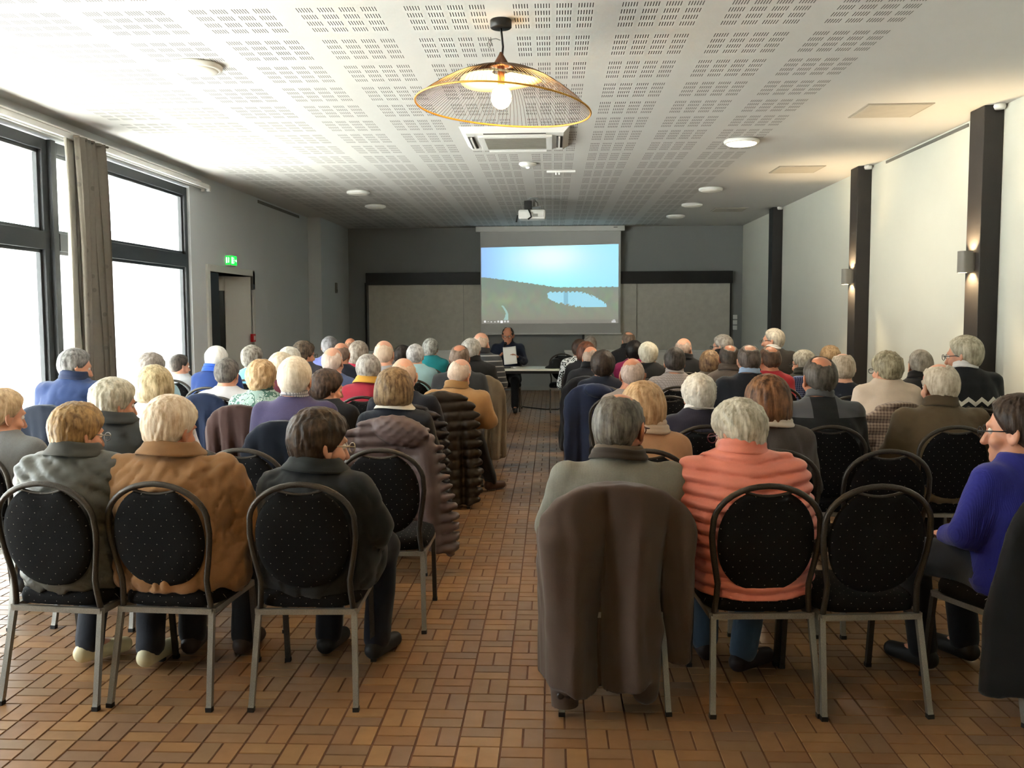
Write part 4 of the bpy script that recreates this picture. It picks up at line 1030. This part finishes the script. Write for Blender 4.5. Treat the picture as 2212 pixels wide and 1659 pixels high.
# key, pixel of the crown, row, chair offset, short description, options
A = [
 ('L1', 3, 838, 1, 0, 'person in grey knit cut off by the left edge', dict(hair=('full', 'd9bd98', 'a88a68'), top=('knit', '77797a'), fem=True, hy=-35, hp=14, lod=0, skin=0, bulk=1.1)),
 ('L2', 167, 868, 0, .0, 'person in dark grey quilted jacket left of the tan jacket', dict(hair=('puffy', 'b3915f', '6f5538'), top=('quilt', '55554f'), topname='jacket', quilt=-.06, fem=True, hy=-32, hp=12, lod=0, collar=('fold', '4a4a46'), bulk=1.12, sw=.168, elb=-.045, shoe='d9cda6', gl='8a8780', hs=0.98, legs=dict(al=(-.10, .20, .085), fl=(-.02, .32, .038), ar=(.20, .16, .085), fr=(.22, .31, .038)))),
 ('L3', 367, 852, 0, .05, 'person in loose tan jacket on the last row', dict(hair=('full', 'f3e4cf', 'cdb190'), top=('plain', '9c744c'), topname='jacket', fold=1.7, hy=-22, hp=16, lod=0, collar=('wide', '926c46'), bulk=1.25, sw=.21, elb=.05, hs=1.08, extra=(((-.215, -.07, .53), (.055, .11, .12)), ((.225, -.03, .54), (.055, .12, .12))), skin=4, hr=4, shoe='3a2f2c', tr='1f2023')),
 ('L4', 690, 880, 0, -.03, 'person in black coat and glasses glancing right, last row', dict(hair=('puffy', '4a3625', '2a1f18'), top=('plain', '1b1d1f'), topname='coat', hy=-52, hp=10, lod=0, fem=True, collar=('wide', '23282a'), bulk=1.12, sw=.182, gl='b8a890', hs=1.12, tr='171b28', shoe='1a1a1c', fold=1.2, ty=-14, extra=(((.20, .05, .56), (.08, .16, .14)),))),
 ('L5', 245, 815, 1, 0, 'person in charcoal coat just ahead of the grey quilted jacket', dict(hair=('puffy', 'dcd6c4', '9d9784'), top=('plain', '3e3f3e'), topname='coat', hy=-40, hp=10, lod=0, collar=('wide', '3a3b3a'), hs=1.02, bulk=1.1, fem=True)),
 ('L7', 334, 790, 2, 0, 'person in white top just ahead of the charcoal coat', dict(hair=('bob', 'dccba4', '94815c'), top=('plain', 'e3e1e6'), fem=True, hp=10, lod=1, hy=8)),
 ('L14', 637, 770, 2, 0, 'person in purple sweater with checked shirt collar', dict(hair=('short', 'f6ead8', 'd0bfa6'), top=('knit', '4a4467'), hs=1.15, lod=1, sw=.195, bulk=1.15, skin=2, collar=('shirt', 'c8c4c6', 'check', '3d3f4a'))),
 ('L10', 853, 795, 2, 0, 'person in navy sweater with white collar by mauve jacket', dict(hair=('bob', 'a38660', '5a442e'), top=('knit', '20242f'), fem=True, lod=1, hs=1.1, hy=-10, collar=('fold', 'e9e2d6'), bulk=1.08)),
 ('L6', 162, 752, 3, 0, 'person in blue fleece seated by the curtain', dict(hair=('full', '8f8d8a', '4b4947'), top=('plain', '263a66'), topname='jacket', hy=-48, hp=14, lod=1, collar=('stand', '1f2b4a'), bulk=1.2, sw=.20, hs=1.04, lean=.02)),
 ('L13', 565, 775, 3, 0, 'person in green leaf-print blouse', dict(hair=('curly', 'd0b189', '9b7a54'), top=('leaf', '9db9b2', '4c7268'), fem=True, lod=1, hy=-6, bulk=1.1, collar=('shirt', '3f5a50'))),
 ('L15', 707, 795, 3, 0, 'person in black top turning right beside the purple sweater', dict(hair=('curly', '5a4436', '2b201a'), top=('plain', '1c1d24'), fem=True, lod=1, hy=-50, hp=12)),
 ('L17', 872, 773, 3, 0, 'person in navy sweater hidden behind the white collar', dict(hair=('horse', 'e8dccb', 'c7b49c'), top=('knit', '1d212e'), lod=1, skin=2, bulk=1.15, sw=.19, hs=1.12, tr='8f8a78', hp=14)),
 ('L8', 327, 760, 4, 0, 'person in pale blue top leftmost against the bright window', dict(hair=('curly', 'a39a92', '6d625a'), top=('plain', 'a9cdda'), fem=True, hy=-5)),
 ('L11', 490, 773, 4, 0, 'person in white shirt with navy coat on the chair', dict(hair=('short', '7b756f', '3f3a36'), top=('plain', 'd9d7da'), sw=.185, bulk=1.1, hp=16, hs=1.1)),
 ('L33', 607, 760, 4, 0, 'person in maroon top just ahead of the leaf-print blouse', dict(hair=('puffy', 'ebdcc6', 'c2ad92'), top=('plain', '5d2433'), fem=True)),
 ('L16', 796, 765, 4, 0, 'person in red sweater with yellow collar', dict(hair=('puffy', 'c3bdb6', '7c756f'), top=('plain', 'a8283c'), fem=True, hs=1.04, collar=('fold', 'd7a244'), bulk=1.1)),
 ('L18', 993, 775, 4, -.14, 'person in tan jacket leaning sideways by the aisle', dict(hair=('horse', 'efe7db', 'c9bdac'), top=('plain', 'b58a5b'), topname='jacket', hp=30, hr=10, hy=-18, sw=.20, bulk=1.2, skin=2, hs=1.1, collar=('stand', 'a98152'), tr='2a2622', shoe='4a2f22', lean=.05, legs=dict(kr=(.22, .42, .55), ar=(.36, .50, .085), fr=(.44, .60, .038)))),
 ('L9', 388, 765, 6, 0, 'person in light grey top at the far window edge', dict(hair=('short', '5b524a', '332c27'), top=('plain', 'c9ccd0'), hy=-40, hs=.98)),
 ('L10b', 468, 747, 5, 0, 'person in bright blue scarf near the door', dict(hair=('puffy', 'f8f6f2', 'dedad4'), top=('plain', '24407e'), fem=True, scarf='2b57b8', hs=1.00, hy=-10)),
 ('L12', 545, 745, 6, 0, 'person in sky-blue top near the door', dict(hair=('full', 'a9a196', '5f564c'), top=('plain', '7fc4e6'), fem=True, hy=-12, hs=1.12)),
 ('L32', 625, 748, 5, -.05, 'person in pale grey top ahead of the maroon top', dict(hair=('curly', 'e6e1d6', 'b5afa2'), top=('plain', 'b9b4bc'), fem=True)),
 ('L27', 719, 750, 5, .03, 'person in blue-grey shirt ahead of the purple sweater', dict(hair=('horse', 'f3ece6', 'd2c6bd'), top=('plain', '5b6a92'), skin=2, hs=1.15, hy=-10)),
 ('L25', 830, 735, 5, 0, 'person in pale grey shirt ahead of the red sweater', dict(hair=('horse', 'f4ead9', 'd9c9b0'), top=('plain', 'b7b6ba'), skin=2, sw=.185, hs=1.1, hy=-8)),
 ('L19', 993, 745, 5, 0, 'person in dark grey vest by the aisle', dict(hair=('tons', '9a8676', '5f4c3f'), top=('plain', '3a3b3d'), skin=1, sw=.185, bulk=1.1)),
 ('L31', 657, 735, 6, -.04, 'person in dark mauve top and glasses turned right', dict(hair=('curly', '6a5a48', '2f261e'), top=('plain', '4a4650'), fem=True, hy=-42, gl='2a2623')),
 ('L28', 737, 740, 6, .02, 'person in dark navy top ahead of the blue-grey shirt', dict(hair=('horse', '6d625a', '40372f'), top=('plain', '202433'), skin=1, hp=12)),
 ('L23', 897, 743, 6, 0, 'person in pale aqua sweater left of the aisle', dict(hair=('short', 'd7d4d2', '8f8a87'), top=('plain', 'a9d0d6'), fem=True, hs=1.0)),
 ('L20', 1018, 730, 6, 0, 'person in black jacket by the aisle with beige raincoat', dict(hair=('full', 'c9c4bc', '8b857c'), top=('plain', '1c1a1a'), topname='jacket', sw=.185, collar=('stand', '1a1818'), hy=-12)),
 ('L30', 712, 726, 8, 0, 'person in lavender-blue shirt far on the left', dict(hair=('short', '9a979a', '63605f'), top=('plain', '6a70a8'), sw=.18, hs=1.12)),
 ('L26', 775, 737, 7, 0, 'person in crimson top far on the left side', dict(hair=('bobl', 'b3a596', '74665a'), top=('plain', 'c02a45'), fem=True, hs=1.08)),
 ('L24', 870, 745, 7, 0, 'person in dark grey top left of the aqua sweater', dict(hair=('puffy', '33261f', '17110e'), top=('plain', '2a2a30'), fem=True, hs=1.05)),
 ('L21', 1040, 718, 7, 0, 'person in grey striped jacket nearest the speaker', dict(hair=('horse', 'e4dccf', 'b9ad9c'), top=('stripe', '45474b', 'a5a5a3'), topname='jacket', skin=2, hy=-25, collar=('stand', '3b3c3f'))),
 ('L29', 757, 730, 9, 0, 'person in dark top farthest on the left front', dict(hair=('bald', '8a6a50', '5f4636'), top=('plain', '3b3d44'), skin=1, hs=1.0)),
 ('L22', 930, 730, 8, 0, 'person in teal sweater left of the aisle', dict(hair=('full', 'b4b3ac', '5f5e58'), top=('plain', '157f88'), fem=True, hs=1.05)),
 ('R1', 1340, 850, 0, -.045, 'person in grey sweater with dark zip collar and glasses', dict(hair=('recede', '7a746a', '3f3b35'), top=('knit', '7b7a70'), hy=-24, hp=12, lod=0, skin=1, bulk=1.25, sw=.21, elb=.0, collar=('zip', '3a3028'), gl='6a3a2a', hs=1.17, tr='2b3040')),
 ('R2', 1596, 860, 0, .055, 'person in coral quilted jacket and glasses', dict(hair=('puffy', 'dcd7c6', '9a937f'), top=('quilt', 'f0907c'), topname='jacket', quilt=.052, hy=34, hp=16, lod=0, fem=True, collar=('stand', 'ee8f7a', 'quilt'), gl='6b2c33', hs=1.03, bulk=1.15, sw=.178, fold=.5, tr='43566b', shoe='2a2226', skin=0, hr=-3, legs=dict(ar=(.02, .18, .085), fr=(.13, .28, .038)))),
 ('R3', 2200, 850, 0, 0, 'person in royal blue sweater at the right edge', dict(hair=('full', '4a3a30', '241b16'), top=('knit', '272b88'), hy=52, hp=6, lod=0, fem=True, gl='2a2a2c', hs=1.12, skin=0, bulk=1.15, sw=.18, ty=24, tr='20222a')),
 ('R4', 1392, 825, 1, 0, 'person in peach cardigan with cream scarf', dict(hair=('bob', 'd6b48a', 'a17e56'), top=('plain', 'c99a72'), fem=True, lod=0, hy=-22, scarf='d9c2a8', hs=1.06)),
 ('R5', 1657, 810, 1, 0, 'person in brown-grey cardigan with white scarf', dict(hair=('bobl', '8f6340', '4d3424'), top=('knit', '4b433f'), fem=True, lod=0, hy=4, scarf='d9cdbd', hs=1.06, bulk=1.1)),
 ('R32', 2262, 805, 2, 0, 'person in dark top cut off by the right edge', dict(hair=('full', 'd8cbb4', '9c8e76'), top=('plain', '3a3a3c'), fem=True, lod=1, hy=30, gl='2a2a2c')),
 ('R6', 1509, 805, 2, 0, 'person in dark navy cardigan with white neckline', dict(hair=('curly', 'e9e4d8', 'b9b2a4'), top=('knit', '272433'), fem=True, lod=1, hs=1.04, hy=8, collar=('crew', 'e8e4de'))),
 ('R7', 1770, 770, 2, 0, 'person in black sweater with grey shoulders', dict(hair=('tons', '6b645c', '3a352f'), top=('yoke', '191a1d', '55565a'), lod=1, skin=1, hs=1.13, sw=.195, bulk=1.2, hy=8, collar=('shirt', '5d5e60'))),
 ('R8', 2030, 785, 2, 0, 'person in olive-brown jacket by the right wall', dict(hair=('recede', 'e6dccb', 'b7a88f'), top=('plain', '63533c'), topname='jacket', lod=1, skin=2, hs=1.15, sw=.205, bulk=1.2, hy=10, hr=-4, collar=('stand', '5c4d38'))),
 ('R11', 1915, 757, 3, 0, 'person in cream top with houndstooth jacket on the chair', dict(hair=('curly', 'b5ab90', '6f664e'), top=('plain', 'dcc9b6'), fem=True, lod=1, hs=0.98, hy=22, gl='22242a', bulk=1.08)),
 ('R12', 2083, 724, 3, 0, 'person in black sweater with white zigzag band', dict(hair=('full', 'c9c3ad', '8d8671'), top=('zigzag', '17191d'), lod=1, hs=1.08, hy=48, gl='3b3d42', sw=.19, bulk=1.15, collar=('shirt', 'e6e6e6'))),
 ('R9', 1366, 773, 4, -.14, 'person in beige top ahead of the peach cardigan', dict(hair=('horse', 'd9d4d0', '9b958f'), top=('plain', '9c8f88'), skin=1, hs=1.18)),
 ('R10', 1618, 745, 4, 0, 'person in black sweater with light blue shirt collar', dict(hair=('tons', '6d6058', '40362f'), top=('knit', '181b24'), skin=2, sw=.205, bulk=1.2, collar=('shirt', '9fb7d6'), hs=1.08)),
 ('R14', 1820, 763, 4, 0, 'person in navy sweater ahead of the grey-shouldered sweater', dict(hair=('recede', 'cfc0ac', '998871'), top=('plain', '1d2230'), skin=2, sw=.19, bulk=1.15, hs=1.1)),
 ('R13', 1988, 755, 4, 0, 'person in dark brown jacket ahead of the olive-brown jacket', dict(hair=('thin', 'a39a8c', '6f675b'), top=('plain', '211d1c'), topname='jacket', skin=0, hs=1.06, sw=.185, collar=('stand', '1f1b1a'))),
 ('R24', 1302, 755, 5, 0, 'person in navy top by the aisle with blue coat', dict(hair=('curly', '4a3a30', '231a15'), top=('plain', '1b2033'), fem=True, hs=1.13, bulk=1.1)),
 ('R21', 1457, 750, 5, 0, 'person in pale checked shirt right of the aisle', dict(hair=('short', '5b534e', '2f2925'), top=('check', 'b3a9a6', '8b8280'), sw=.185, hs=1.1, collar=('shirt', 'b0a6a3'))),
 ('R20', 1575, 745, 5, 0, 'person in taupe jacket left of the bright red sweater', dict(hair=('tons', '5e534b', '352d27'), top=('plain', '6f6259'), topname='jacket', skin=1, hs=1.06, sw=.15, bulk=.95, collar=('stand', '675b52'))),
 ('R19', 1533, 757, 6, 0, 'person in light brown top ahead of the taupe jacket', dict(hair=('bob', 'a98a66', '594132'), top=('plain', '8c7f70'), fem=True, hs=1.0)),
 ('R17', 1662, 748, 5, .03, 'person in bright red sweater right of the aisle', dict(hair=('tons', '6f5542', '473428'), top=('plain', 'b3232f'), skin=1, hy=22, hs=1.06, sw=.155, bulk=.95)),
 ('R16', 1735, 755, 6, 0, 'person in dark olive jacket and glasses turned left', dict(hair=('full', 'b8b2a2', '7b7565'), top=('plain', '3a3b31'), topname='jacket', hy=36, gl='33312e', hs=1.12, collar=('stand', '33342b'))),
 ('R25', 1276, 748, 6, 0, 'person in dark grey jacket right beside the aisle', dict(hair=('horse', 'b7b0a6', '827a70'), top=('plain', '232328'), topname='jacket', skin=4, hs=1.02, collar=('stand', '1e1e22'))),
 ('R22', 1400, 738, 6, 0, 'person in black top ahead of the pale checked shirt', dict(hair=('puffy', 'ece5d2', 'c2b89f'), top=('plain', '1f1f20'), fem=True, hs=1.02)),
 ('R15', 1793, 745, 7, 0, 'person in pale yellow top by the middle post', dict(hair=('curly', 'b89a74', '7f6546'), top=('plain', 'd8cba0'), fem=True, hs=1.1)),
 ('R26', 1266, 738, 7, 0, 'person in black top beside the aisle near the front', dict(hair=('bob', '7a4a34', '4a2c1f'), top=('plain', '1d1c20'), fem=True, hs=1.0)),
 ('R23', 1370, 735, 7, 0, 'person in magenta top right of the aisle', dict(hair=('puffy', '241d1c', '120e0e'), top=('plain', '8f1a4d'), fem=True, hs=1.02)),
 ('R30', 1478, 730, 7, 0, 'person in black high-collared jacket turned right', dict(hair=('horse', 'c9bfb6', '94887e'), top=('plain', '19191b'), topname='jacket', skin=2, hy=-35, hs=1.08, collar=('stand', '151517'))),
 ('R18', 1670, 709, 7, 0, 'person in dark suit and white collar turned left', dict(hair=('short', 'ddd5c2', 'a3998a'), top=('plain', '2e2823'), topname='jacket', hy=62, hp=4, gl='3a2f2a', sw=.19, bulk=1.15, hs=1.1, collar=('shirt', 'ece9e4'))),
 ('R27', 1252, 732, 8, 0, 'person in black and white patterned knit', dict(hair=('full', '4f3a2c', '2b1e16'), top=('leaf', '17171a', 'd8d8d6'), fem=True, hy=-15, hs=1.0)),
 ('R31', 1560, 722, 8, 0, 'person in black coat and glasses turned left', dict(hair=('full', 'b4aea6', '7d766e'), top=('plain', '171718'), topname='coat', hy=55, gl='2b2725', hs=1.12, collar=('stand', '151516'))),
 ('R28', 1274, 726, 9, 0, 'person in charcoal top on the front row', dict(hair=('full', '9a938a', '6a635b'), top=('plain', '34343a'), hs=1.0)),
 ('R29', 1357, 717, 9, 0, 'person in black jacket on the front row', dict(hair=('tons', '8a7868', '56483c'), top=('plain', '1a1a1d'), topname='jacket', hy=18, hs=1.02, collar=('stand', '161618'))),
]
CH = {}
for key, px, py, row, dx, desc, opt in A:
    c = crown(px, py, row); cx = c[0]+dx
    o = dict(opt)
    if row <= 1 and 'lod' not in o: o['lod'] = 0
    cr = o.get('ty', 0)
    rz = {'L2': -6, 'L3': -4, 'L4': 2, 'R1': 2, 'R2': 3, 'R3': 22, 'L5': -5, 'L1': -8}.get(key, rnd.uniform(-3, 3))
    yrow = ROWS[row]+(0 if row < 2 else rnd.uniform(-.03, .03))
    base = desc
    person(key, c, o.pop('hair'), o.pop('top'), base, origin=(cx, yrow+.29), **o)
    CH[key] = (cx, yrow, radians(rz))
    chair(cx, yrow, radians(rz), 'black chair of the '+desc)
# empty chairs
def echair(px, py, row, rz, label):
    p = at(px, py, Z=.935); yr = ROWS[row]; x = at(px, py, Y=yr)[0]
    chair(x, yr, radians(rz), label); return x, yr
echair(1893, 1035, 0, 5, 'empty black dotted chair on the last row right of the coral jacket')
echair(525, 965, 1, -3, 'empty black dotted chair just right of the tan jacket')
echair(820, 970, 1, 0, 'empty black dotted chair by the aisle behind the mauve quilted jacket')
echair(420, 938, 1, -4, 'empty black dotted chair hidden behind the tan jacket')
echair(1915, 968, 1, 4, 'empty black dotted chair in front of the last-row empty chair')
echair(1447, 852, 4, 0, 'empty black dotted chair behind the pale checked shirt')

def coat_on(key, label, color, dx=0, **kw):
    x, y, rz = CH[key]; return coat(x+dx, y, label, color, rz=rz, **kw)
coat_on('R1', 'long dark brown coat hanging to the floor over the nearest aisle chair', '4f3f35', zb=.10, W=.30, topz=.945, nf=2.3, depth=1.1, seed=4.4, ph2=.08, hemtilt=.10, res=.0105, sleeves=((-.24, .70, -.20, .05, .062), (.10, .62, .12, .10, .06)), skew=.0, T0=.06)
bc_ = [o for o in C.objects if o.name.startswith('coat')][-1]
for dx, dz in ((-.05, .0), (-.02, .003)): MB().lathe([(.014, 0), (.015, .004), (.006, .006)], 12).obj('button', mat('brown_button', '2a211c', .4), bc_, True, (-.17+dx, -.345, .105+dz), (pi/2, 0, 0))
coat_on('L10', 'mauve quilted jacket with hood draped over an aisle chair', '6b5a58', kind='quilt', zb=.16, W=.27, topz=.985, seed=8, quilt=.062, shift=.05, skew=.08, hood=(.06, .90, .16, .095), name='jacket', cat='jacket', nf=2, sleeves=((.22, .80, .25, .22, .055),))
coat_on('L14', 'navy coat over the chair of the purple sweater', '1a2233', zb=.30, seed=2, dx=-.04)
coat_on('L13', 'dark reddish-brown coat over the chair of the leaf-print blouse', '46302c', zb=.35, seed=3, dx=-.10, nf=4, depth=.5)
coat_on('L11', 'navy coat with pale folds over the chair of the white shirt', '22304f', zb=.35, seed=5, dx=-.10, nf=4)
coat_on('L6', 'dark blue coat over the chair of the blue fleece', '1b2434', zb=.3, seed=6, dx=-.10, W=.27)
coat_on('L7', 'red coat over the chair behind the charcoal coat', '9c2130', zb=.4, seed=7, topz=.955)
coat_on('L17', 'dark quilted coat over the chair just beyond the mauve jacket', '26252b', kind='quilt', zb=.10, seed=9, quilt=.07, dx=.06, W=.26)
coat_on('L18', 'dark brown quilted coat over the chair of the leaning tan jacket', '352c25', kind='quilt', zb=.06, seed=10, quilt=.08, W=.28, topz=.975)
coat_on('L20', 'beige raincoat over an aisle chair near the front', '8d7d66', zb=.10, seed=11, W=.27, topz=.985, nf=4, dx=.09)
coat_on('R24', 'blue hooded coat over a chair right of the aisle', '2c3654', zb=.10, seed=12, W=.26, dx=-.10, hood=(.02, .90, .12, .07), nf=2)
coat_on('R25', 'charcoal coat over the chair of the dark grey jacket', '2a2a30', zb=.2, seed=13, dx=-.05, W=.25)
coat_on('R11', 'brown and cream houndstooth quilted jacket over the chair of the cream top', 'a89482', kind='plaid', c2='54423a', zb=.2, seed=14, quilt=.085, topz=.985, name='jacket', cat='jacket', nf=2)
coat_on('R16', 'navy checked shirt jacket over the chair of the dark olive jacket', '22305a', kind='check', c2='7f8fb8', zb=.3, seed=15, dx=-.08, name='jacket', cat='jacket')
coat_on('R3', 'black zipped coat hanging low over the chair of the blue sweater', '16171a', zb=.08, seed=16, W=.30, topz=.975, nf=2, T0=.07, sleeves=((.2, .7, .24, .2, .06),))

# ------------------------------------------------------------------ speaker and the front table
TY0, TY1 = 14.42, 15.22
e = tag(empty('conference_table', (-.45, (TY0+TY1)/2, 0)), 'long white-topped table with black frame in front of the speaker', 'table')
MB().box((-1.0, -.40, .71), (1.0, .40, .74)).obj('tabletop', mat('cream_laminate', 'e2dfd2', .4, 0, .03), e, bev=.004)
MB().box((-.92, -.34, .665), (.92, -.30, .71)).box((-.92, .30, .665), (.92, .34, .71)).box((-.92, -.34, .665), (-.88, .34, .71)).box((.88, -.34, .665), (.92, .34, .71)).obj('apron', M_BLACK, e)
for sx in (-1, 1):
    MB().box((sx*.80-.02, -.03, .03), (sx*.80+.02, .03, .67)).box((sx*.80-.02, -.33, .0), (sx*.80+.02, .33, .035)).obj('leg', M_BLACK, e)
sp = at(1097, 707, Y=15.36)
person('SP', tuple(sp), ('recede', '4d443d', '2b2521'), ('plain', '20283c'), 'person in navy sweater reading a sheet into a microphone', hy=176, hp=14, lod=0, skin=1, gl='4a4642', collar=('shirt', '3a3f4c'), ty=180, origin=(sp[0], sp[1]+.02), arms='read', bulk=1.12, sw=.20, hs=1.1, tr='14151a')
chair(sp[0], sp[1]+.02-.29, pi, 'black chair of the speaker behind the white table')
x_ = at(1215, 840, Y=15.3)[0]; chair(x_, 15.25-.29, pi, 'empty black chair behind the right part of the white table')
def world(k, q): return PEOPLE[k].matrix_basis @ Vector(q)
# sheet of paper between the hands
ph = world('SP', (-.05, .40, .93)); me = []
n = 8; V = [(-.105+.21*i/(n-1), .006*sin(i*.5)+.02*(j/5)**2, -.148+.297*j/5) for j in range(6) for i in range(n)]
F = [(j*n+i, j*n+i+1, (j+1)*n+i+1, (j+1)*n+i) for j in range(5) for i in range(n-1)]
pp = tag(link('paper_sheet', new_mesh('paper_sheet', V, F, mat('white_paper', 'f0eee8', .8, 0, .01), True), None, ph, (radians(-18), radians(-6), 0)), 'white sheet of paper held up by the speaker', 'paper')
q = pp.modifiers.new('t', 'SOLIDIFY'); q.thickness = .0012
mh = world('SP', (.055, .315, 1.02)); mt = world('SP', (.015, .20, 1.17)); dv = (mt-mh).normalized()
mc = tag(empty('microphone', mh), 'black hand-held microphone at the speaker\'s mouth', 'microphone')
MB().tube([tuple(dv*-.06), tuple(dv*.10)], [.011, .016], 12).obj('handle', M_BLACK, mc, True)
MB().tube([tuple(dv*(.10+.05*i/6)) for i in range(7)], [.016, .022, .025, .026, .024, .018, .006], 12).obj('grille', mat('mic_grille', '2a2a2a', .5, .4), mc, True)
# things on the table
def ontable(x, y): return at(x, y, Z=.742)
p = ontable(1094, 791); o = tag(MB().box((-.09, -.05, 0), (.09, .05, .012)).obj('phone', M_BLACK, None, False, (p[0], 14.75, .741), (0, 0, .1), .004), 'black flat phone lying on the table before the speaker', 'phone')
o = tag(MB().box((-.015, -.04, 0), (.015, .04, .02)).obj('eraser', M_WHITE, None, False, (p[0]+.16, 14.72, .741), (0, 0, .6), .005), 'small white item beside the phone on the table', 'stationery')
lx = at(1232, 775, Y=14.9)[0]; lp = tag(empty('laptop', (lx, 14.85, .741), radians(168)), 'open black laptop at the right end of the table', 'laptop')
MB().box((-.17, -.12, 0), (.17, .12, .018)).obj('base', M_BLACK, lp, bev=.004); MB().box((-.17, .118, .01), (.17, .126, .23)).obj('lid', M_BLACK, lp, bev=.003, rot=(radians(-14), 0, 0))
bx_ = at(1210, 780, Y=14.75)[0]; F_ = Field(axis(-.16, .16, .012), axis(-.12, .12, .012), axis(-.01, .2, .012)); F_.ell((0.03, 0, .03), (.11, .08, .13), .02); F_.ell((-.08, 0, .01), (.06, .05, .03), .03); F_.f = np.maximum(F_.f, .002-F_.a[2][None, None, :])
V, F = F_.mesh(); tag(link('bag', new_mesh('bag', V, F, cloth('17181a'), True), None, (bx_-.10, 14.62, .74)), 'small rounded black bag on the table beside the laptop', 'bag')
tag(MB().tube([tuple(at(x, y, Z=.008)) for x, y in ((1120, 877), (1150, 881), (1180, 884), (1205, 884), (1215, 880))], .008, 6).obj('cable', M_BLACK, None, True), 'black cable lying on the floor behind the white table', 'cable')
